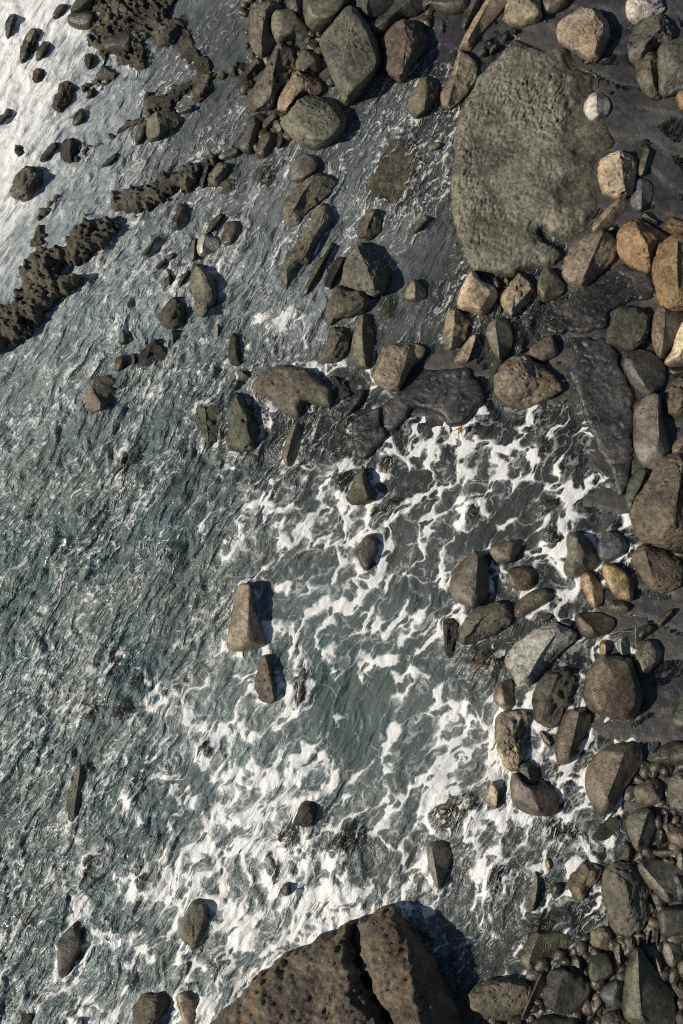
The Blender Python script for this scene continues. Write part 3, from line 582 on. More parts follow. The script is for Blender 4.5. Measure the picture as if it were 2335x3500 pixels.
O br s 40;1470,270 1520,250 1620,250 1640,360 1568,402 1500,372 1463,320;;brown stone at the right edge beside the small round dark stone
O dk s 30;1430,190 1470,138 1482,230 1440,252;;narrow dark stone above the small round dark stone
O dk s 70;1390,820 1440,788 1568,778 1640,850 1620,960 1430,992 1383,930;c 1410,840 1450,810 1600,810 1600,930 1440,960;smooth dark rounded cube at the right edge with a bright edge line
O tn r 50;820,560 880,488 960,488 1032,540 980,620 880,752 830,722 788,640;;rough sandy textured boulder left of the big cavernous one
O wh r 45;580,528 637,535 622,600 590,760 570,812 513,822 513,740 540,640;600,535 605,620 565,800;bright white straight bar of rock in the lower right shallows
O ol s 30;670,630 740,618 772,650 720,732 690,722;;small wet tooth shaped stone right of the bright bar
O gd s 12;640,470 670,448 702,500 690,542 650,532;;tiny shining stone at the head of the bright bar
O ol s -2;260,560 300,508 360,498 382,570 350,682 280,692 243,640;;sunken olive oval rock left of the bright bar
O ol s 22;490,1040 560,960 640,948 800,958 832,1020 740,1102 620,1172 540,1212 478,1160;600,970 540,1150;large wet olive rock half drowned below the bright bar
O ol r -1;510,920 600,830 740,798 762,870 640,942 530,982;;sunken rock with rippled skin just below the foot of the bright bar
O tn p 50;955,950 1020,908 1080,930 1112,980 1060,1062 990,1082 948,1020;;light brown round stone at the lower left of the big cavernous boulder
O ol s 45;1090,1050 1140,998 1180,1050 1192,1130 1140,1192 1098,1130;;olive pointed stone right below the light brown round stone
O gn s 50;940,1120 1050,1083 1112,1170 1122,1230 970,1307 928,1230;c 955,1130 1045,1100 1095,1180 1090,1220 980,1280 945,1230;flat dark green square stone in the bottom right pile
O ol s 35;830,1110 900,1108 922,1180 880,1232 840,1222 813,1170;;small stone with a shining spiral hollow left of the dark green square stone
O gn s 95;1240,1060 1290,1058 1330,1130 1440,1300 1510,1400 1510,1600 1220,1600 1163,1460 1178,1250 1200,1150;1265,1070 1260,1250 1290,1500;largest egg shaped stone of the bottom right pile with a green stain
O bl s 40;1010,1340 1100,1268 1187,1258 1172,1380 1167,1472 1100,1462 1018,1400;;flat blue grey stone left of the green stained egg shaped stone
O br s 45;1330,1080 1400,1073 1432,1130 1452,1230 1400,1252 1348,1150;;small rust brown stone right of the green stained stone's tip
O gr s 50;1410,1020 1480,993 1542,1020 1562,1120 1490,1202 1438,1120;;glossy grey lumpy stone under the smooth dark rounded cube
O br s 40;1530,1150 1610,1100 1640,1260 1560,1272 1523,1220;;small brown stone at the right edge under the glossy lumpy stone
O rd p 45;1490,1290 1560,1268 1620,1320 1620,1410 1520,1402 1483,1340;;small reddish pitted stone at the right edge, upper of two
O rd p 45;1500,1500 1568,1460 1660,1500 1660,1620 1520,1602;;small reddish pitted stone in the bottom right corner, lower of two
O dk s 30;1205,985 1237,983 1240,1040 1210,1052;;smallest glinting pebble under the big cavernous boulder
O dk s 40;1310,1070 1330,960 1372,918 1362,1000 1330,1082;1345,940 1318,1070;thin standing sliver of stone left of the smooth dark rounded cube
O dk s 30;1252,985 1290,980 1285,1042 1258,1048;;dark pebble between the glinting pebble and the thin sliver
O ol p 95;110,1400 190,1310 280,1263 420,1258 520,1300 562,1340 530,1430 450,1520 300,1562 160,1502 98,1440;c 130,1400 200,1325 285,1285 420,1280 500,1310 480,1370 300,1400 180,1430;large lens shaped boulder with a lit scalloped top beside the bottom cliff
O ol s 55;620,1198 667,1220 662,1300 580,1440 520,1542 473,1530 540,1380;630,1210 560,1370 490,1530;thin upright blade stone with a lit edge right of the lens shaped boulder
O dk p 80;690,1220 760,1193 850,1240 920,1258 962,1330 930,1450 840,1502 720,1492 638,1430 638,1340;780,1210 740,1330 700,1440;knobbed dark boulder with two humps right of the thin upright blade
O gr p 50;1010,1540 1060,1488 1140,1478 1240,1568 1240,1660 1040,1660;;grey speckled stone cut by the bottom edge in the right pile
O dk s 45;1010,1430 1032,1440 990,1530 930,1600 890,1600;1020,1435 905,1595;narrow splinter stone with a lit edge cut by the bottom edge
O dk s 50;500,1580 640,1500 800,1530 900,1500 900,1640 860,1690 520,1690;;black shaded stone cut by the bottom edge below the knobbed dark boulder
O dk s 40;1450,560 1500,700 1560,760 1560,720 1620,720 1620,560;;dark stone in shade behind the smooth grey wedge at the edge
O dk s 40;1420,460 1500,440 1530,480 1500,520 1430,490;;dark filler stone between the spindle shaped and grey wedge stones
O dk s 35;1380,1000 1400,900 1420,1000 1400,1060 1370,1060;;black sliver stone between the thin standing sliver and the dark rounded cube
H tn s 80;30,1190 60,1180 110,1173 120,1280 160,1420 205,1510 210,1562 130,1592 30,1607 -42,1592 -42,1540 -10,1400 8,1260;110,1185 110,1400 125,1520 60,1560;tall sandy boulder in the foam left of centre, flared at its foot
K ol p 45;230,248 250,300 270,450 292,572 220,602 155,562 143,450 170,310;215,270 240,400 265,560;glistening oval rock below the tall sandy boulder
K ol r -1;450,330 490,380 500,460 480,560 440,655 400,642 380,500 420,380;470,380 440,620;washed over rock inside the curved foam line right of the glistening oval
H dk s 55;870,840 930,818 962,870 962,960 900,1072 870,1072 830,1000 818,940;c 885,845 930,830 950,880 950,950 895,1055 850,980 870,900;black oval rock with a bright left rim alone in the centre foam
H ol r 50;830,400 880,398 900,470 962,560 940,602 870,622 790,642 748,600 790,500;860,410 870,520 900,590;craggy pyramid rock rising from the foam near the centre
H br s -4;1000,290 1092,288 1080,400 1020,462 948,400;;brown rock under thin water right above the craggy pyramid rock
H br s -14;890,710 1040,610 1150,600 1100,700 950,752;;purple brown flat rock under water below the craggy pyramid rock
H ol r -3;650,430 760,362 790,480 720,562 640,502;;olive rock under water left of the craggy pyramid rock
K dk r 45;500,1238 552,1250 562,1330 530,1422 440,1432 378,1420 400,1350 430,1280;;dark shiny rock at the head of foam streaks, bottom centre
K ol r 12;300,1490 350,1400 420,1430 430,1520 340,1580;;gold lit ragged rock just left below the dark shiny rock
N gn r -1;620,400 700,280 780,220 862,230 902,300 870,380 760,432 650,472;;wide olive rock under the water above the bottom cliff
N dk s 28;335,620 380,618 388,680 350,722 313,680;;tiny dark stone with trailing foam left above the bottom cliff
N gr s 75;1290,380 1340,350 1420,343 1462,390 1440,480 1410,600 1375,677 1330,592 1298,470;1325,365 1345,500 1370,640;wedge rock with a pale left strip and black right side above the cliff
N ol s -4;200,440 270,420 322,560 300,642 240,622;;pale olive rock under water left of the tiny dark stone
N dk s 15;590,950 632,960 600,992 558,987;;tiny dark rock against the upper edge of the bottom cliff
N ol s -1;1440,1130 1500,1060 1568,1020 1600,1060 1500,1180;;sunken streaked rock right of the bottom cliff's shoulder
N ol r 8;1240,950 1300,938 1362,980 1330,1012;;low wet rock by the peak of the bottom cliff
K gd r -1;1300,1330 1450,1210 1568,1180 1640,1300 1520,1440 1340,1440;;mottled gold rock under swirling water above the wedge rock with the pale strip
K dk r 35;1405,40 1480,20 1505,120 1480,262 1430,282 1405,180;1425,50 1425,260;dark upright rock left of the pale pitted left ended boulder's tip
M dk s 75;470,930 520,878 537,920 552,1020 520,1130 430,1252 395,1242 390,1010;c 500,900 520,910 535,1020 505,1125 425,1235 405,1230 405,1015;black leaf shaped rock with a thin lit left edge, lower left
M ol p 55;1280,760 1340,718 1392,780 1392,900 1330,1042 1285,1072 1208,1000 1213,900;c 1290,775 1340,740 1375,790 1370,890 1315,1030 1280,1045 1225,990 1235,900;flat topped olive rock with a black right side in the lower left foam
M dk r 10;190,820 230,838 282,842 210,962 168,950;;black hole like rock awash at the lower left
J gr p 50;520,1010 592,998 585,1100 565,1200 545,1350 500,1392 460,1372 448,1250 480,1100;540,1015 515,1200 490,1370;slim upright rock with a bright left half at the left side of the foam
M ol r 70;930,1400 970,1370 1080,1358 1152,1400 1100,1500 1060,1568 1060,1680 910,1680 898,1460;;dark knobbly rock cut by the bottom edge left of the wedge post
M tn s 75;1170,1370 1290,1348 1322,1400 1312,1568 1312,1680 1270,1660 1230,1568;c 1180,1378 1285,1358 1300,1400 1212,1432;wedge post of rock with a small lit tan top at the bottom edge
M dk r 40;110,1568 150,1500 230,1500 242,1568 200,1660 100,1660;;dark rough rock cut by the bottom edge near the left corner
M dk s 40;500,1580 550,1498 590,1600 570,1660 500,1660;;small dark pointed rock at the bottom edge amid white foam
M ol r -1;540,550 600,450 700,380 732,400 640,560 580,622;700,400 590,580;gold streaked rock washed over, left of the lower foam sheet
M ol s -6;880,620 920,450 960,500 1002,600 960,672 900,672;;smooth olive rock under water beside the lower foam sheet
M tn s 8;1225,1190 1260,1138 1275,1190 1250,1252 1225,1240;;tiny lit tan rock above the wedge post
M ol s -5;850,1210 910,1190 922,1330 850,1342;;sunken olive rock left of the foam line above the knobbly rock
M ol s -6;1390,1120 1500,1130 1502,1250 1400,1262;;sunken olive rock right above the wedge post
G ol s -3;600,870 590,780 640,710 692,700 692,830 640,882;;rounded boulder covered by clear grey water at the left centre
G ol r -2;720,480 800,380 900,290 955,230 940,330 800,470;;long ridge of rock under streaming water left of centre
G ol r -2;1090,960 1160,880 1190,1000 1150,1042;;small crest of rock under water left of the tall sandy boulder
G dk r -2;335,950 380,870 440,880 450,960 370,1042;;dark rock under the ripples at the left centre
J dk s -3;720,400 780,270 850,270 830,380 760,480;;smooth dark hump under water, left of the bright foam ridge
J gn s -4;860,490 910,360 960,380 950,480 900,520;;smooth dark green hump under water right of the bright foam ridge
J ol r -1;560,640 570,580 640,560 700,620 650,742 600,700;;streaky rock awash at the left edge of the lower foam
J ol r -1;760,700 780,590 880,580 900,660 840,722;;pale crested rock awash beside the streaky one at the foam's left edge
J dk s -4;1320,870 1380,832 1442,880 1442,952 1380,962 1325,940;;round dark rock seen through a gap in the thick foam
J ol s 6;870,1220 900,1080 940,1050 942,1150 900,1222;;slim lit rock tip in the streaming water at the lower left"""
FOOT = []            # footprints of everything in the water: (polygon, top z)

def build_rock(idx, line):
    head, out_s, ridge_s, label = line.split(';')
    tile, colk, style, H = head.split(); H = float(H) / 100
    rng = np.random.RandomState(idx + 7)
    px = pts(out_s, tile)
    Wq = to_world(px[:, 0], px[:, 1], 0.)[:, :2]; Wq = resample(Wq, 40); Wq = Wq - Wq.mean(0)
    _, _, vq = np.linalg.svd(Wq); mw = np.ptp(Wq @ vq[1])
    if H > .25: H = max(.25, min(H * .9, mw * (.52 if not ridge_s.startswith('c ') else .46)))
    below = H <= 0
    if below: H = H * .8 + .06
    top = H
    base = -.75
    zo = (top * .28 if H > .25 else min(top - .06, .02)) if H > .2 else top - .12
    W = to_world(px[:, 0], px[:, 1], zo)[:, :2]
    cap = False
    if ridge_s.startswith('c '): cap = True; ridge_s = ridge_s[2:]
    c = W.mean(0)
    if ridge_s:
        r = pts(ridge_s, tile); R = to_world(r[:, 0], r[:, 1], top)[:, :2]
    else:
        q = resample(W, 60); c = q.mean(0)
        u, s, vt = np.linalg.svd(q - c)
        e = (q - c) @ vt[0]; f = (q - c) @ vt[1]
        L = max((e.max() - e.min()) - (f.max() - f.min()) * .8, .15 * (e.max() - e.min())) / 2
        off = to_world(*[np.array(v) for v in (px[:, 0].mean(), px[:, 1].mean())], top)[:2] - to_world(*[np.array(v) for v in (px[:, 0].mean(), px[:, 1].mean())], zo)[:2]
        j = (rng.rand(2) - .5) * (f.max() - f.min()) * .18
        wx_ = q[:, 0].max() - q[:, 0].min()
        R = np.array([c + vt[0] * L, c + j, c - vt[0] * L]) + off + np.array([.05, .02]) * wx_
    size = np.sqrt(abs(np.cross(W, np.roll(W, -1, 0)).sum()) / 2)
    smooth = {'s': 2, 'p': 2, 'r': 1, 'h': 2}[style]
    W = W.mean(0) + (W - W.mean(0)) * 1.055
    Wc = chaikin(W, smooth, .23 if style == 's' else .14)
    N = int(np.clip(size * 60, 36, 150)); K = int(np.clip(size * 20, 12, 46))
    O = resample(Wc, N)
    T = nearest_on(O, R, cap)
    if cap:                                     # soften the cap rim
        for _ in range(3): T = (np.roll(T, 1, 0) + 2 * T + np.roll(T, -1, 0)) / 4
    else:
        for _ in range(2): T = (np.roll(T, 1, 0) + 2 * T + np.roll(T, -1, 0)) / 4
    pw = {'s': 1.75, 'p': 1.4, 'r': 1.3, 'h': 1.4}[style] if not cap else {'s': 1.5, 'p': 1.2, 'r': 1.2, 'h': 1.15}[style]
    rings = []
    cen = O.mean(0)
    # sunward side stays full; the opposite side drops steeply, shaped to fall dark
    dv = O - T; dv /= np.maximum(np.linalg.norm(dv, axis=1), 1e-4)[:, None]
    shade_side = sstep(-.1, .7, dv @ np.array([.94, .34]))
    pwv = pw * (1 - shade_side) + (.98 if not cap else 1.15) * shade_side
    for k in range(4):                          # foot: narrows below the waterline
        a = k / 4
        s = 1 - .10 * (1 - a) ** 1.5
        rings.append(np.c_[cen + (O - cen) * s, np.full(N, base + (zo - base) * a)])
    fr = .62 if cap else 1.0
    kk = int(K * (.62 if cap else .86))
    for k in range(kk + 1):
        a = k / kk
        a = .5 - .5 * math.cos(math.pi * a) * .6 - .5 * (1 - 2 * a) * .4
        ss = 1 - (1 - a)
        s = a
        hz = (1 - (1 - s) ** pwv) ** (1 / pwv)
        rings.append(np.c_[O * (1 - s) + T * s, zo + (top - zo) * hz])
    cc = T.mean(0)
    for k in range(1, K - kk + 1):
        a = k / (K - kk)
        rings.append(np.c_[T * (1 - a) + cc * a, np.full(N, top + (.04 if cap else .01) * size * (1 - (1 - a) ** 2))])
    V = np.vstack(rings)
    nr = len(rings)
    i = np.arange(N); F = []
    for r in range(nr - 1):
        a = r * N + i; b = r * N + (i + 1) % N
        F.append(np.stack([a, b, b + N, a + N], 1))
    F = np.vstack(F)
    # chips: a few planes shave the body
    C0 = np.array([cen[0], cen[1], zo])
    above = V[:, 2] > zo - .02
    rad = size * .55
    for _ in range({'s': 3, 'p': 6, 'r': 8, 'h': 5}[style]):
        th = rng.rand() * 2 * math.pi; el = rng.uniform(.35, 1.1)
        n = np.array([math.cos(th) * math.cos(el), math.sin(th) * math.cos(el), math.sin(el)])
        pr = (V - C0) @ n
        lim = pr[above].max() * rng.uniform(.84, .95)
        ex = np.clip(pr - lim, 0, None) * above
        V = V - np.outer(ex, n) * .85
    if cap: V[:, 2] -= .21 * (V[:, 0] - cen[0]) * sstep(zo, top, V[:, 2])
    # relief
    D = V - np.array([cen[0], cen[1], base * .2 + zo * .8]); 
    D[:, :2] -= (R.mean(0) - cen) * 0
    D /= np.maximum(np.linalg.norm(D, axis=1), 1e-4)[:, None]
    P = V + idx * 13.7
    amp = {'s': .05, 'p': .075, 'r': .13, 'h': .09}[style] * size
    d = amp * fbm3(P * (1.6 / max(size, .4)), 3, idx) * .8
    d += {'s': .018, 'p': .045, 'r': .09, 'h': .06}[style] * fbm3(P * 5.0, 4, idx + 50, .6)
    if style == 'r':
        d -= .06 * np.abs(fbm3(P * np.array([3, 3, 6.]), 3, idx + 9))
    if style == 'h':
        w = worley3(P * 4.6 + .25 * np.stack([vnoise3(P * 5, 3)] * 3, 1), idx)
        msk = sstep(-.15, .2, fbm3(P * .9, 2, idx + 5))
        d -= .15 * (1 - sstep(.12, .46, w)) * (.25 + .75 * msk)
        w = worley3(P * 10., idx + 8)
        d -= .05 * (1 - sstep(.1, .45, w))
    if style == 'p':
        w = worley3(P * 7.5, idx)
        msk = sstep(.0, .3, fbm3(P * 1.1, 2, idx + 5))
        d -= .07 * (1 - sstep(.1, .42, w)) * (.2 + .8 * msk)
        d += .02 * fbm3(P * 14., 2, idx + 77)
    V = V + D * d[:, None]
    name = 'boulder' if size > .75 else ('rock' if size > .42 else 'stone')
    if below: name = 'submerged_rock'
    cx0 = np.array([cen[0], cen[1], 0.0])
    # drop the doubled points on the ridge
    o = make_object(name, V - cx0, F, MAT[style])
    import bmesh
    bm = bmesh.new(); bm.from_mesh(o.data)
    bmesh.ops.remove_doubles(bm, verts=bm.verts, dist=.006)
    bm.to_mesh(o.data); bm.free()
    o.data.polygons.foreach_set('use_smooth', [True] * len(o.data.polygons))
    o.location = cx0
    cc = np.array(COL[colk]) * rng.uniform(.88, 1.12) * (1 + (rng.rand(3) - .5) * .06)
    if tile in 'ILO': cc = cc * .84  # lower right rocks: wet tone, plus the gloom there painted darker
    if below: cc = cc * 1.5
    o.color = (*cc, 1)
    o['label'] = label.strip()
    o['category'] = 'boulder' if name == 'boulder' else ('pebble' if name == 'stone' and size < .3 else 'rock')
    o['group'] = 'rocks under the water' if below else 'loose rocks on the shore'
    FOOT.append((Wc if len(Wc) < 60 else resample(Wc, 50), top, zo))
    return o

# ------------------------------------------------------------------ flat plates, ledges and the near cliff (height fields with real thickness)
def build_plate(name, label, cat, tile, outline, H, edge, colk, mat, zref=None, step=.05, rough=0.0, pit=0.0, ripple=0.0, base=-.9, extra=None, jag=.12, kind=None, group=None, terrace=0.0, cracks=0.0, calm=False):
    p = pts(outline, tile)
    zr = H * .6 if zref is None else zref
    W = to_world(p[:, 0], p[:, 1], zr)[:, :2]
    W = chaikin(W, 1, .15)
    lo = W.min(0) - .5; hi = W.max(0) + .5
    nx = int((hi[0] - lo[0]) / step); ny = int((hi[1] - lo[1]) / step)
    X, Y = np.meshgrid(np.linspace(lo[0], hi[0], nx), np.linspace(lo[1], hi[1], ny))
    P2 = np.c_[X.ravel(), Y.ravel()]
    d = signed_dist(P2, W) + jag * fbm2(P2[:, 0] * 2.2, P2[:, 1] * 2.2, 4, 71, .6)
    z = np.where(d > 0, H * (1 - np.exp(-np.clip(d, 0, None) / edge)) ** .6, 0.0)
    seed = len(label)
    if terrace:
        z = z - H * terrace * sstep(.30, .24, d + .22 * fbm2(P2[:, 0] * 1.1, P2[:, 1] * 1.1, 4, 37))
    z = z + rough * fbm2(P2[:, 0] * 1.3, P2[:, 1] * 1.3, 5, seed, .58) * sstep(0, .35, d)
    if rough:
        rn = 1 - np.abs(fbm2(P2[:, 0] * 2.6 + .4 * P2[:, 1], P2[:, 1] * 2.6, 4, seed + 3))
        z = z + rough * .9 * (rn ** 3 - .55) * sstep(0, .3, d)
    if ripple:
        a = math.radians(62)
        u = P2[:, 0] * math.cos(a) + P2[:, 1] * math.sin(a); v = -P2[:, 0] * math.sin(a) + P2[:, 1] * math.cos(a)
        u = u + .35 * fbm2(P2[:, 0], P2[:, 1], 3, 4); v = v + .3 * fbm2(P2[:, 0] * .9, P2[:, 1] * .9, 3, 6)
        r1 = fbm2(u * 3.0, v * 8.0, 3, 61, .5); r2 = 1 - 2 * np.abs(fbm2(u * 3.6, v * 8.5, 3, 62))
        msk = sstep(-.15, .25, fbm2(P2[:, 0] * .45 + 3, P2[:, 1] * .45, 3, 77))
        if calm:
            ax, ay = to_px(np.c_[P2, np.zeros(len(P2))]); fl = sstep(2000, 1900, ax + 70 * fbm2(P2[:, 0], P2[:, 1], 3, 50)); z = z - .19 * (1 - fl) * sstep(0, .1, d); ripple = ripple * (.1 + .9 * fl)
        z = z + ripple * (1 - np.abs(r1) * 2.2) * (.45 + .55 * msk) + ripple * .45 * r2 * msk
    if pit:
        P3 = np.c_[P2, z]
        w = worley3(P3 * np.array([2.3, 1.7, 2.]) + .3 * np.stack([fbm2(P2[:, 0] * 2, P2[:, 1] * 2, 3, 8)] * 3, 1), seed)
        msk = sstep(-.1, .25, fbm2(P2[:, 0] * .8, P2[:, 1] * .8, 3, 15)) * sstep(.25, .9, d)
        z = z - pit * (1 - sstep(.12, .5, w)) * msk
        w = worley3(P3 * 6.0, seed + 4)
        z = z - pit * .35 * (1 - sstep(.1, .45, w)) * sstep(.1, .4, d)
    if rough > .05:
        rn = 1 - 2.4 * np.abs(fbm2(P2[:, 0] * 3.2 + 5, P2[:, 1] * 6.5, 4, seed + 12, .6))
        z = z + rough * .32 * rn * sstep(0, .2, d)
    if cracks:
        for sd, sc in ((81, .33), (82, .5)):
            cr = np.abs(fbm2(P2[:, 0] * sc * .5 + P2[:, 1] * sc * .6, P2[:, 1] * sc - P2[:, 0] * sc * .8, 4, sd, .55))
            z = z - cracks * sstep(.016, .0, cr)
    if extra is not None: z = extra(P2, d, z)
    z = np.where(d > 0, z, np.maximum(base, d * 9.0))
    keep = (d > -.11).reshape(ny, nx)
    q = keep[:-1, :-1] | keep[1:, :-1] | keep[:-1, 1:] | keep[1:, 1:]
    jj, ii = np.nonzero(q)
    a = jj * nx + ii
    F = np.stack([a, a + 1, a + 1 + nx, a + nx], 1)
    used = np.unique(F); mp = np.full(nx * ny, -1); mp[used] = np.arange(len(used))
    V = np.c_[P2, z][used]
    c = np.array([W[:, 0].mean(), W[:, 1].mean(), 0])
    o = make_object(name, V - c, mp[F], mat)
    o.location = c
    o.color = (*COL[colk], 1)
    if kind: o['kind'] = kind
    o['label'] = label; 
    if not kind: o['category'] = cat
    if group: o['group'] = group
    FOOT.append((W, H, 0))
    return o

rock_n = 0
for i, line in enumerate(ROCKS.strip().split('\n')):
    build_rock(i, line)

# small stones lying in the gaps of the two heaps
def inside_any(p):
    for W, top, zo in FOOT:
        if (np.abs(W.mean(0) - p) < 3).all() and signed_dist(p[None], W)[0] > .03: return True
    return False
grng = np.random.RandomState(11)
protos = []
def gap_stones(poly, label, count):
    lo, hi = poly.min(0), poly.max(0); n = 0
    Wp = to_world(poly[:, 0], poly[:, 1], 0.)[:, :2]
    for _ in range(4000):
        if n >= count: break
        q = lo + grng.rand(2) * (hi - lo); w = to_world(q[0], q[1], 0.)[:2]
        if signed_dist(w[None], Wp)[0] < 0 or inside_any(w): continue
        if len(protos) < 6:
            u = np.linspace(0.01, math.pi - .01, 12)[:, None]; v = np.linspace(0, 2 * math.pi, 16, endpoint=False)[None]
            V = np.stack([np.sin(u) * np.cos(v), np.sin(u) * np.sin(v) * .72, np.cos(u) * .6 + 0 * v], 2).reshape(-1, 3)
            V = V * (1 + .35 * fbm3(V * 1.1 + len(protos) * 9.1, 3, len(protos)))[:, None]
            i = np.arange(16); F = np.vstack([np.stack([a * 16 + i, a * 16 + (i + 1) % 16, (a + 1) * 16 + (i + 1) % 16, (a + 1) * 16 + i][::-1], 1) for a in range(11)])
            o = make_object('pebble', V, F, MAT['s']); protos.append(o)
        else:
            o = protos[grng.randint(6)].copy(); coll.objects.link(o)
        sc = grng.uniform(.10, .24)
        o.scale = (sc, sc, sc); o.rotation_euler = (0, 0, grng.uniform(0, 6.28)); o.location = (w[0], w[1], sc * .3)
        o.color = (*(np.array(COL[['dk', 'ol', 'gr', 'br'][grng.randint(4)]]) * grng.uniform(.6, 1.1)), 1)
        o['label'] = label; o['category'] = 'pebble'; o['group'] = label
        n += 1
gap_stones(np.array([(830, 0), (1560, 0), (1500, 60), (1300, 160), (1180, 330), (1080, 250), (1000, 470), (850, 520), (820, 260)], float), 'small stones filling gaps in the top heap', 70)
gap_stones(np.array([(2150, 2560), (2335, 2560), (2335, 3500), (1640, 3500), (1640, 3420), (1800, 3330), (1960, 3200), (2110, 3200), (2200, 3000), (2150, 2800)], float), 'small stones filling gaps in the lower right pile', 120)
LG = 'ledges of the upper reef'
reefs = [
 ('A', '620,-60 1200,-60 1190,0 1140,60 1140,140 1230,150 1200,250 1130,300 1070,340 1030,300 1030,250 960,280 1000,380 970,460 900,470 870,440 780,430 770,370 700,340 640,340 560,260 610,200 620,130', .13, .26, 'broken reef of jagged ledges reaching down from the top edge left of the heap'),
 ('A', '640,480 700,360 742,480 760,520 680,560 600,600 560,570', .22, .08, 'small ragged ledge hanging below the broken reef on its left'),
 ('A', '1600,410 1600,470 1430,545 1290,560 1230,640 1140,720 1050,740 960,770 925,720 1010,650 1080,650 1150,590 1240,530 1400,490', .24, .1, 'slanting ledge running from the heap past the reddish brown rock'),
 ('A', '1200,110 1260,200 1330,330 1400,430 1390,500 1300,540 1270,400 1200,340 1170,300', .12, .08, 'gold lit low ledge between the broken reef and the reddish brown rock'),
 ('A', '800,850 930,770 960,790 860,880 800,905 740,940 640,990 560,1030 500,1085 470,1060 560,1000 700,925', .16, .07, 'thin diagonal reef strip left of the long ledge'),
 ('A', '1450,1035 1340,1070 1200,1140 1090,1150 1000,1220 940,1250 860,1265 800,1300 755,1280 735,1360 760,1440 840,1400 900,1450 960,1400 1020,1360 1100,1330 1200,1265 1330,1200 1370,1120 1440,1085', .42, .16, 'long flat topped ledge with a scalloped lit end, between channel and reef'),
 ('D', '560,75 600,75 612,150 680,100 760,70 800,110 740,190 690,260 580,330 540,390 530,430 500,400 470,360 425,350 400,420 420,480 500,470 540,430 545,500 460,570 400,590 350,660 190,790 190,860 100,930 -60,1010 -60,670 90,650 100,550 150,500 120,400 160,330 260,290 430,280 470,200 520,150', .55, .2, 'massive dark reef wall dividing the white surf from the teal channel at the left edge'),
 ('D', '250,40 330,-40 400,-90 420,-70 340,10 270,80 280,130 300,200 290,260 250,280 200,270 240,180 235,100', .2, .08, 'narrow crooked reef finger lit white above the massive reef wall'),
]
for t, o_, H, rg, lb in reefs:
    build_plate('reef_ledge', lb, 'reef', t, o_, H, .12, 'ol', MAT['r'], rough=rg * 1.1, pit=.02, step=.038, jag=.42, group=LG)

build_plate('rock_slab', 'the largest slab, a wide ripple skinned olive plate at the upper right', 'rock slab', 'C',
 '330,370 430,250 540,295 640,335 740,300 800,330 860,420 1000,470 1010,570 1060,640 1090,740 1130,860 1165,930 1140,1000 1040,1060 1000,1110 1010,1250 1060,1330 1030,1400 930,1530 800,1590 690,1560 640,1515 595,1550 640,1620 740,1655 765,1700 700,1772 500,1800 430,1840 300,1825 160,1820 100,1750 45,1580 10,1400 5,1200 30,900 60,760 130,640 190,500',
 .30, .1, 'so', MAT['slab'], ripple=.072, rough=.012, step=.032, jag=.06, terrace=.12, cracks=.015, calm=True)
build_plate('rock_slab', 'submerged rippled olive plate in the blue channel right of the heap', 'rock slab', 'B',
 '880,1350 890,1200 960,1080 1040,960 1130,880 1200,950 1250,1060 1262,1130 1200,1310 1100,1400 1000,1370', .05, .25, 'ol', MAT['slab'], ripple=.02, step=.045, jag=.06)
build_plate('rock_slab', 'flat dark slate slab with a sawtooth edge in the middle of the shore', 'rock slab', 'E',
 '1000,1335 1170,1200 1270,1100 1440,1095 1570,1080 1600,1150 1660,1200 1690,1300 1620,1400 1520,1480 1430,1480 1370,1390 1200,1350 1150,1440 1060,1530 1000,1480', .2, .06, 'sl', MAT['slab'], ripple=.006, rough=.02, step=.04, jag=.1, terrace=.0, cracks=.05)
build_plate('rock_slab', 'smaller dark slate slab left of the sawtooth edged one, split from it by a crack', 'rock slab', 'E',
 '780,1430 985,1345 985,1480 1045,1545 1000,1590 900,1700 830,1690 790,1580', .18, .06, 'sl', MAT['slab'], ripple=.006, rough=.02, step=.04, jag=.1, terrace=.0, cracks=.05)
build_plate('rock_slab', 'wide pitted olive plate with a notched corner awash near the centre', 'rock slab', 'E',
 '320,1050 440,1085 500,1078 540,1130 620,1200 667,1230 650,1352 560,1330 480,1310 430,1425 300,1372 230,1290 150,1260 100,1200 180,1110', .42, .12, 'ol', MAT['h'], ripple=.01, rough=.06, pit=.08, step=.04, jag=.05)
build_plate('rock_slab', 'dark raised slate shelf below the flat topped greenish boulder', 'rock slab', 'F',
 '800,920 830,900 1050,870 1110,950 1160,1060 1200,1180 1260,1290 1240,1360 1235,1500 1230,1720 1180,1980 1120,1950 1080,1780 1000,1650 950,1500 880,1350 840,1230 800,1100 830,1000', .16, .05, 'sl', MAT['slab'], ripple=.006, rough=.02, step=.045, jag=.16, terrace=.0, cracks=.05)
build_plate('rock_slab', 'low slate shelf with a broken lip above the big porous cube', 'rock slab', 'F',
 '640,840 670,700 880,560 1010,440 1180,400 1350,450 1400,600 1200,660 1090,700 1060,830 900,850 720,860', .13, .05, 'sl', MAT['slab'], ripple=.006, rough=.02, step=.045, jag=.2, terrace=.0, cracks=.05)

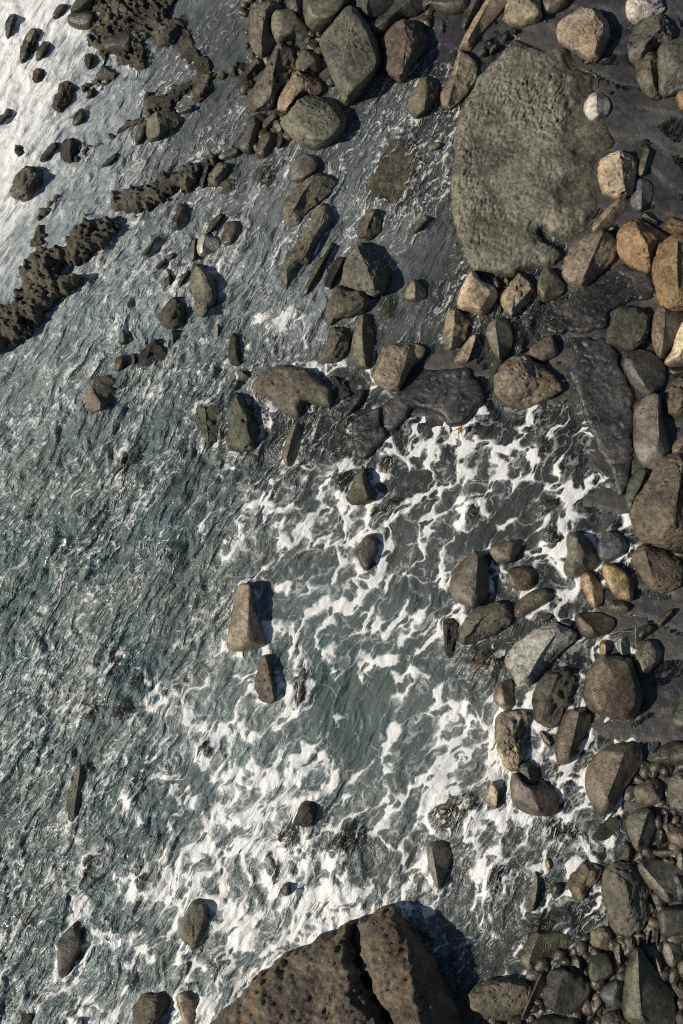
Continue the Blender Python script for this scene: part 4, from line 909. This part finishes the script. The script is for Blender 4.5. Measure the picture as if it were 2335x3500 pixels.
def cliff_line(tile, a, b, z):
    q = pts(a + ' ' + b, tile); w = to_world(q[:, 0], q[:, 1], z)[:, :2]
    t = (w[1] - w[0]) / np.linalg.norm(w[1] - w[0]); return w[0], np.array([-t[1], t[0]])
def cliff_l(P2, d, z):
    o, n = cliff_line('N', '130,1250', '780,880', 1.2)
    k = np.clip(-((P2 - o) @ n) - .75, 0, None)
    k = k * sstep(0, .4, k)
    return z + .55 * sstep(.0, 1.3, -((P2 - o) @ n)) - .13 * k + .34 * fbm2(P2[:, 0] * .62, P2[:, 1] * .62, 4, 3)
build_plate('cliff_rock', 'huge pitted rusty brown cliff rock filling the bottom centre, left of its crack', 'cliff', 'N',
 '-90,1500 -30,1430 130,1250 300,1120 450,1050 580,980 700,920 780,900 800,940 840,1180 960,1400 1080,1568 1200,1900 -300,1900 -200,1600',
 1.1, .2, 'cb', MAT['cliff'], zref=.5, step=.04, rough=.13, pit=.07, jag=.22, extra=cliff_l, base=-1)
def cliff_r(P2, d, z):
    o, n = cliff_line('N', '1120,800', '1230,1568', 1.6)
    k = (P2 - o) @ n
    if ((CAM[:2] * 0 + [20, 0]) - o) @ n < 0: k = -k
    bed = P2[:, 0] * -.25 + P2[:, 1] * 1.0 + .25 * fbm2(P2[:, 0] * .8, P2[:, 1] * .8, 3, 6)
    fr = bed * 2.2 - np.floor(bed * 2.2)
    z = z + .05 * (1 - fr) * sstep(2.6, .6, d)
    o2, n2 = cliff_line('N', '800,930', '1120,790', 1.0)
    z = z + .5 * sstep(.0, 1.5, -((P2 - o2) @ n2)) - 1.05 * np.clip(k, 0, None) ** .95 + .1 * fbm2(P2[:, 0] * .7, P2[:, 1] * .7, 4, 5)
    return np.maximum(z, -.5 + .2 * fbm2(P2[:, 0], P2[:, 1], 3, 8))
build_plate('cliff_rock', 'smoother grey ribbed cliff rock at the bottom, right of the crack, black on its right', 'cliff', 'N',
 '806,930 830,870 900,820 1010,790 1100,778 1145,840 1200,950 1300,1080 1400,1240 1470,1360 1540,1480 1600,1600 1700,1900 1210,1900 1090,1568 970,1400 850,1180',
 0.95, .2, 'cb', MAT['cliff'], zref=.5, step=.04, rough=.11, pit=.05, jag=.18, extra=cliff_r, base=-1)

# ------------------------------------------------------------------ sea bed and wet shelf
def shelf_material():
    T = NT('slate_shelf')
    pos = T.n('NewGeometry').outputs['Position']
    z = T.n('SeparateXYZ', {0: pos}).outputs[2]
    n1 = T.noise(pos, .5, 6, .6, .5); n2 = T.noise(pos, 5, 7, .65)
    c = T.mix(T.ramp(n1, .35, .65), (.032, .031, .034, 1), (.058, .056, .054, 1))
    c = T.mix(T.ramp(T.noise(T.vadd(pos, (4, 9, 0)), .35, 4, .5, .6), .5, .62), c, (.058, .055, .045, 1))
    v = T.ramp(n2, .3, .7, .7, 1.3)
    c = T.mix(1.0, c, T.n('CombineColor', {0: v, 1: v, 2: v}).outputs[0], 'MULTIPLY')
    h = T.math('MULTIPLY', T.noise(pos, 3.2, 8, .62, .6), .16)
    h = T.math('ADD', h, T.math('MULTIPLY', T.noise(pos, 24, 6, .7), .03))
    b = T.n('Bump', {'Strength': .7, 'Distance': .45, 'Height': h}).outputs[0]
    r = T.ramp(n1, .3, .7, .28, .55)
    p = T.n('BsdfPrincipled', {'Base Color': c, 'Roughness': r, 'Normal': b})
    T.t.links.new(p.outputs[0], T.out.inputs[0])
    return T.mat

corners = to_world(np.array([0, IW, 0, IW]), np.array([0, 0, IH, IH]), 0.0)
LO = corners[:, :2].min(0) - 1.2; HI = corners[:, :2].max(0) + 1.2
def sheet(step, far, zf, zfar):
    nx = int((HI[0] - LO[0]) / step); ny = int((HI[1] - LO[1]) / step)
    xs = np.r_[-far, np.linspace(LO[0], HI[0], nx), far]; ys = np.r_[-far, np.linspace(LO[1], HI[1], ny), far]
    X, Y = np.meshgrid(xs, ys); P2 = np.c_[X.ravel(), Y.ravel()]
    nx += 2; ny += 2
    jj, ii = np.mgrid[0:ny - 1, 0:nx - 1]
    a = (jj * nx + ii).ravel()
    F = np.stack([a, a + 1, a + 1 + nx, a + nx], 1)
    rim = (np.abs(P2) >= far - 1).any(1)
    return P2, F, rim
P2, F, rim = sheet(.085, 600., None, None)
z = bed_z(P2); z[rim] = -1.4
bed = make_object('sea_bed', np.c_[P2, z], F, shelf_material())
bed['kind'] = 'structure'; bed['label'] = 'dark slate shelf and sea bed under the shore rocks'

# ------------------------------------------------------------------ the sea
def water_material():
    T = NT('sea_water')
    pos = T.n('NewGeometry').outputs['Position']
    depth, foam, cri, froth = T.attr('depth'), T.attr('foam'), T.attr('crinkle'), T.attr('froth')
    # frame turned along the run of the water
    map1 = T.n('Mapping', {'Vector': pos, 'Rotation': (0, 0, math.radians(-55))}).outputs[0]
    w1 = T.n('VectorMath', {0: T.noise(map1, .55, 3, .5, col=True), 1: (.5, .5, .5)}, operation='SUBTRACT').outputs[0]
    w2 = T.n('VectorMath', {0: T.noise(map1, 2.1, 4, .6, col=True), 1: (.5, .5, .5)}, operation='SUBTRACT').outputs[0]
    warped = T.vadd(T.vadd(map1, T.vscale(w1, 1.9)), T.vscale(w2, .5))
    st = T.n('VectorMath', {0: warped, 1: (.50, 1.0, 1.0)}, operation='MULTIPLY').outputs[0]
    # lace of foam: cell walls whose thickness follows the amount of foam
    def lace(scale, lo, hi, gain):
        v = T.n('TexVoronoi', {'Vector': st, 'Scale': scale, 'Randomness': 1.0}, feature='DISTANCE_TO_EDGE').outputs['Distance']
        th = T.math('MULTIPLY', T.math('POWER', foam, 2.0), gain)
        e = T.math('SUBTRACT', th, v)
        return e
    fine = T.math('MULTIPLY', T.math('SUBTRACT', T.noise(map1, 9, 5, .65), .5), .06)
    dens = T.math('MULTIPLY', T.math('SUBTRACT', T.noise(warped, .9, 4, .55), .5), 1.0)
    l1 = lace(1.75, .12, 1.0, .07)
    l2 = lace(3.8, .25, 1.05, .05)
    F1 = T.n('TexVoronoi', {'Vector': st, 'Scale': 2.0, 'Randomness': 1.0}, voronoi_dimensions='2D').outputs['Distance']
    F2 = T.n('TexVoronoi', {'Vector': T.vadd(st, (3.3, 1.7, 0)), 'Scale': 4.2, 'Randomness': 1.0}, voronoi_dimensions='2D').outputs['Distance']
    fd = T.math('ADD', foam, T.math('MULTIPLY', dens, .38))
    s1 = T.math('SUBTRACT', F1, T.math('MULTIPLY_ADD', fd, -.80, .93))
    s2 = T.math('SUBTRACT', T.math('MULTIPLY', F2, .8), T.math('MULTIPLY_ADD', fd, -.42, .50))
    l1 = T.math('ADD', l1, T.math('MULTIPLY', dens, .10))
    l2 = T.math('ADD', l2, T.math('MULTIPLY', dens, .12))
    e = T.math('MAXIMUM', T.math('MINIMUM', s1, s2), T.math('SUBTRACT', T.math('MAXIMUM', l1, T.math('SUBTRACT', l2, .03)), T.ramp(T.noise(map1, 3.1, 3), .42, .6, .0, .05)))
    e = T.math('ADD', e, fine)
    gate = T.ramp(foam, .04, .45, -.25, -.012)
    e = T.math('ADD', e, gate)
    mask = T.math('ADD', T.math('MULTIPLY', T.ramp(e, -.07, .0), .25), T.math('MULTIPLY', T.ramp(e, -.01, .085), .68))
    # bubbles and small holes
    bub = T.n('TexVoronoi', {'Vector': T.vadd(pos, T.vscale(w2, .3)), 'Scale': 13.0, 'Randomness': 1.0}).outputs['Distance']
    hole = T.ramp(T.math('ADD', bub, T.math('MULTIPLY', e, .6)), .13, .2)
    mask = T.math('MULTIPLY', mask, T.math('MAXIMUM', hole, .25))
    # sun glints and foam threads on the ripple crests, the glints painted white
    stc = T.n('VectorMath', {0: T.vadd(map1, T.vadd(T.vscale(w1, .8), T.vscale(w2, .20))), 1: (.20, 1.0, 1.0)}, operation='MULTIPLY').outputs[0]
    t1 = T.math('ABSOLUTE', T.math('SUBTRACT', T.noise(stc, 4.2, 3, .5, .4), .5))
    t0 = T.math('ABSOLUTE', T.math('SUBTRACT', T.noise(stc, 1.7, 2.5, .5, .5), .5))
    t2 = T.math('ABSOLUTE', T.math('SUBTRACT', T.noise(T.vadd(stc, (7, 3, 1)), 8.5, 3, .55, .3), .5))
    wide = T.math('MULTIPLY', cri, T.ramp(T.noise(stc, .7, 3), .38, .66, .0, 1.5))
    th1 = T.ramp(T.math('DIVIDE', t1, T.math('ADD', T.math('MULTIPLY', wide, .030), .0008)), .35, 1.0, 1, 0)
    th2 = T.ramp(T.math('DIVIDE', t2, T.math('ADD', T.math('MULTIPLY', wide, .022), .0008)), .35, 1.0, 1, 0)
    th0 = T.ramp(T.math('DIVIDE', t0, T.math('ADD', T.math('MULTIPLY', wide, .040), .0008)), .1, 1.0, 1, 0)
    brk = T.ramp(T.noise(map1, 4.5, 4, .6), .42, .58)
    glint_thread = T.math('MAXIMUM', T.math('MULTIPLY', T.math('MULTIPLY', th0, brk), .8), T.math('MAXIMUM', T.math('MULTIPLY', T.math('MULTIPLY', th1, brk), .75), T.math('MULTIPLY', th2, .4)))
    glint_thread = T.math('MULTIPLY', glint_thread, T.ramp(cri, .08, .6, 0, .9))
    # white surf streaks
    stf = T.n('VectorMath', {0: T.vadd(map1, T.vadd(T.vscale(w1, 1.0), T.vscale(w2, .5))), 1: (.5, 1.0, 1.0)}, operation='MULTIPLY').outputs[0]
    f1 = T.noise(stf, 2.2, 9, .72, .5)
    fr = T.math('ADD', T.math('MULTIPLY', f1, .6), T.math('MULTIPLY', T.math('SUBTRACT', .5, T.math('MULTIPLY', T.math('MINIMUM', t0, t1), 5.0)), .5))
    fr = T.ramp(T.math('ADD', fr, T.math('MULTIPLY', froth, .52)), .56, .98)
    fr = T.math('MULTIPLY', fr, T.ramp(froth, .02, .2))
    white = T.math('MAXIMUM', T.math('MAXIMUM', mask, glint_thread), T.math('MULTIPLY', fr, .95), clamp=True)
    # water body
    shade = T.noise(map1, .4, 4, .6, .4)
    deepc = T.mix(T.ramp(shade, .35, .65), (.066, .112, .118, 1), (.145, .172, .160, 1))
    shal = (.075, .085, .080, 1)
    body = T.mix(T.ramp(depth, .15, .9), shal, deepc)
    milk_glare = T.math('ADD', T.ramp(foam, .2, 1.1, 0, .3), T.math('MULTIPLY', T.attr('pale'), T.math('MULTIPLY_ADD', T.attr('hump'), -.6, .9)), clamp=True)  # foam milkiness plus sky glare painted into the water colour
    body = T.mix(milk_glare, body, (.30, .335, .355, 1))
    op = T.math('SUBTRACT', 1.0, T.math('EXPONENT', T.math('MULTIPLY', T.math('MAXIMUM', depth, 0.0), -2.6)))
    op = T.math('MULTIPLY', op, T.math('MULTIPLY_ADD', T.attr('hump'), -.75, 1.0))
    op = T.math('ADD', op, T.math('MULTIPLY', milk_glare, .7), clamp=True)
    # ripples
    h = T.math('MULTIPLY', T.math('SUBTRACT', .5, t0), T.math('MULTIPLY_ADD', cri, .75, .03))
    h = T.math('MULTIPLY_ADD', T.math('SUBTRACT', .5, t1), T.math('MULTIPLY_ADD', cri, .36, .03), h)
    h = T.math('ADD', h, T.math('MULTIPLY', T.math('SUBTRACT', .5, t2), T.math('MULTIPLY_ADD', cri, .13, .012)))
    h = T.math('ADD', h, T.math('MULTIPLY', T.noise(stc, 16, 4, .6), T.math('MULTIPLY_ADD', cri, .018, .005)))
    h = T.math('ADD', h, T.math('MULTIPLY', f1, T.math('MULTIPLY', froth, .12)))
    hf = T.math('ADD', h, T.math('MULTIPLY', T.math('MINIMUM', T.math('MAXIMUM', e, 0.0), .25), .10))
    bw = T.n('Bump', {'Strength': 1.0, 'Distance': .8, 'Height': h}).outputs[0]
    bf = T.n('Bump', {'Strength': .8, 'Distance': .6, 'Height': T.math('ADD', hf, T.math('MULTIPLY', T.noise(pos, 30, 4, .7), .015))}).outputs[0]
    transp = T.n('BsdfTransparent', {'Color': (.80, .88, .86, 1)}).outputs[0]
    diff = T.n('BsdfDiffuse', {'Color': body, 'Normal': bw}).outputs[0]
    under = T.n('MixShader', {0: op, 1: transp, 2: diff}).outputs[0]
    gl = T.n('BsdfGlossy', {'Color': (1, 1, 1, 1), 'Roughness': .30, 'Normal': bw}).outputs[0]
    fres = T.n('Fresnel', {'IOR': 1.34, 'Normal': bw}).outputs[0]
    surf = T.n('MixShader', {0: fres, 1: under, 2: gl}).outputs[0]
    fo = T.n('BsdfPrincipled', {'Base Color': (.74, .75, .74, 1), 'Roughness': .6, 'Normal': bf}).outputs[0]
    fin = T.n('MixShader', {0: white, 1: surf, 2: fo}).outputs[0]
    T.t.links.new(fin, T.out.inputs[0])
    return T.mat

P2, F, rim = sheet(.05, 600., None, None)
wpx, wpy = to_px(np.c_[P2, np.zeros(len(P2))])
wpx = np.clip(wpx, -300, IW + 300); wpy = np.clip(wpy, -300, IH + 300)
inner = ~rim
zb = bed_z(P2); zb[rim] = -1.4
qx = wpx + 85 * fbm2(P2[:, 0] * .8, P2[:, 1] * .8, 3, 91); qy = wpy + 85 * fbm2(P2[:, 0] * .8, P2[:, 1] * .8, 3, 95)
foam = sample(FOAM, 100., qx, qy); cri = sample(CRI, 200., qx, qy)
line = 270 - .18 * qy - 2.2e-4 * qy ** 2 + 60 * fbm2(P2[:, 0] * .3, P2[:, 1] * .3, 3, 99)
froth = np.clip(sstep(330, -190, qx - line), 0, 1) * sstep(1350, 900, qy)
pale = np.clip(sstep(980, -150, qx - line) * sstep(2400, 500, qy), 0, 1)  # upper left glare, painted as a paler water body
pale = np.maximum(pale, .42 * sstep(1700, 1300, qx) * sstep(1500, 1000, qy))  # fainter painted sky sheen over the upper centre pools
depth = -zb
rockd = np.full(len(P2), 9.0)          # distance to the nearest rock
hump = np.zeros(len(P2))
nx = int((HI[0] - LO[0]) / .05) + 2
X1 = P2[:nx, 0]; Y1 = P2[::nx, 1]
for W, top, zo in FOOT:
    lo = W.min(0) - .5; hi = W.max(0) + .5
    i0, i1 = np.searchsorted(X1, [lo[0], hi[0]]); j0, j1 = np.searchsorted(Y1, [lo[1], hi[1]])
    if i1 <= i0 or j1 <= j0: continue
    idx = (np.arange(j0, j1)[:, None] * nx + np.arange(i0, i1)[None]).ravel()
    d = signed_dist(P2[idx], W)
    rockd[idx] = np.minimum(rockd[idx], -d)
    if top <= .13:
        t = sstep(-.12, .22, d)
        depth[idx] = depth[idx] * (1 - t) + np.minimum(depth[idx], max(-top, .0) + .05) * t
        hump[idx] = np.maximum(hump[idx], t)
near = sstep(.35, .0, rockd) * (rockd > -.3)
foam = np.clip(foam + near * .22 * (foam > .08), 0, 1) * (1 - .6 * hump)
foam = np.maximum(foam, sstep(.16, .02, rockd) * (rockd > -.2) * .5 * sstep(.3, .6, cri) * sstep(.02, .2, -zb) * sstep(-.3, .2, fbm2(P2[:, 0] * 1.4, P2[:, 1] * 1.4, 2, 55)))
cri = np.clip(cri + near * .12 + .25 * hump * sstep(0, .3, -zb), 0, 1)
a = math.radians(55)
U = P2[:, 0] * math.cos(a) + P2[:, 1] * math.sin(a); Vv = -P2[:, 0] * math.sin(a) + P2[:, 1] * math.cos(a)
U = U + .9 * fbm2(P2[:, 0] * .35, P2[:, 1] * .35, 3, 13); Vv = Vv + .8 * fbm2(P2[:, 0] * .4, P2[:, 1] * .4, 3, 14)
w = (1 - np.abs(fbm2(U * .38, Vv * 1.35, 3, 17, .5)) * 2.4)
w2 = fbm2(U * .25, Vv * .5, 2, 19)
w3 = (1 - np.abs(fbm2(U * 1.5, Vv * 3.6, 3, 23, .5)) * 2.4)
shallow = sstep(-.02, .45, -zb)
wz = (.13 * w + .07 * w3) * (.15 + cri) * (.35 + .65 * shallow) + .05 * w2 * shallow - .03 * shallow
wz += .03 * hump * shallow * sstep(0, 1, cri)
wz[rim] = 0
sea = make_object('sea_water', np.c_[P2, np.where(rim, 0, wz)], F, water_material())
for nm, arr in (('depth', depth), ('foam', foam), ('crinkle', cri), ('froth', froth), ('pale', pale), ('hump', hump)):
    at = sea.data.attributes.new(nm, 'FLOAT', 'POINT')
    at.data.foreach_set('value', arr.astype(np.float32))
sea['kind'] = 'structure'; sea['label'] = 'foam laced sea water washing over the shore'

# ------------------------------------------------------------------ small finds: seaweed tuft and twigs
def tube(bm_pts, r0, r1, n=6):
    P = np.array(bm_pts, float); V = []; F = []
    for i, p in enumerate(P):
        t = P[min(i + 1, len(P) - 1)] - P[max(i - 1, 0)]; t /= np.linalg.norm(t) + 1e-9
        s = np.cross(t, [0, 0, 1.0]); s /= np.linalg.norm(s) + 1e-9; q = np.cross(s, t)
        r = r0 + (r1 - r0) * i / (len(P) - 1)
        for k in range(n):
            an = 2 * math.pi * k / n
            V.append(p + r * (math.cos(an) * s + math.sin(an) * q))
    for i in range(len(P) - 1):
        for k in range(n):
            F.append((i * n + k, i * n + (k + 1) % n, (i + 1) * n + (k + 1) % n, (i + 1) * n + k))
    return np.array(V), np.array(F)
def simple_mat(name, c, r=.6):
    T = NT(name); pos = T.n('NewGeometry').outputs['Position']
    v = T.ramp(T.noise(pos, 12, 4), .3, .7, .6, 1.4)
    cc = T.mix(1.0, rgba(c), T.n('CombineColor', {0: v, 1: v, 2: v}).outputs[0], 'MULTIPLY')
    p = T.n('BsdfPrincipled', {'Base Color': cc, 'Roughness': r}); T.t.links.new(p.outputs[0], T.out.inputs[0])
    return T.mat
def empty(name, loc, label, cat):
    e = bpy.data.objects.new(name, None); coll.objects.link(e); e.location = loc
    e['label'] = label; e['category'] = cat
    return e
wm = simple_mat('orange_weed', (.28, .15, .05)); rng = np.random.RandomState(4)
c = to_world(np.array(1573.), np.array(1462.), .2)
tuft = empty('seaweed_tuft', c, 'orange seaweed tuft at the foamy lower tip of the dark slate slab', 'seaweed')
for k in range(14):
    an = rng.uniform(2.4, 6.4); L = rng.uniform(.08, .24) * (1.3 if 3 < an < 4.6 else .8)
    p = [np.array([0, 0, 0.])]
    for s in range(5):
        an += rng.uniform(-.5, .5)
        p.append(p[-1] + np.array([math.cos(an), math.sin(an), rng.uniform(-.15, .35)]) * L / 5)
    V, Fm = tube(p, .022, .008)
    o = make_object('frond', V, Fm, wm); o.parent = tuft
tm = simple_mat('driftwood', (.20, .17, .12), .7)
def twig(pxs, z, r, label):
    P = [to_world(np.array(float(x)), np.array(float(y)), zz) for (x, y), zz in zip(pxs, z)]
    c = P[0]; V, Fm = tube([p - c for p in P], r, r * .4)
    o = make_object('twig', V, Fm, tm); o.location = c; o['label'] = label; o['category'] = 'twig'; o['group'] = 'bare twigs on the wet rocks'
twig([(2035, 2185), (2065, 2172), (2110, 2160), (2150, 2158), (2175, 2162)], [.45, .5, .5, .5, .5], .016, 'longer bare twig lying across above the biggest black boulder')
twig([(2172, 2144), (2173, 2175), (2175, 2220), (2174, 2256)], [.5, .5, .45, .4], .012, 'thin upright twig crossing the end of the longer one')
twig([(2040, 2192), (2075, 2182), (2100, 2165)], [.4, .45, .5], .01, 'short twig branching below the longer bare twig')
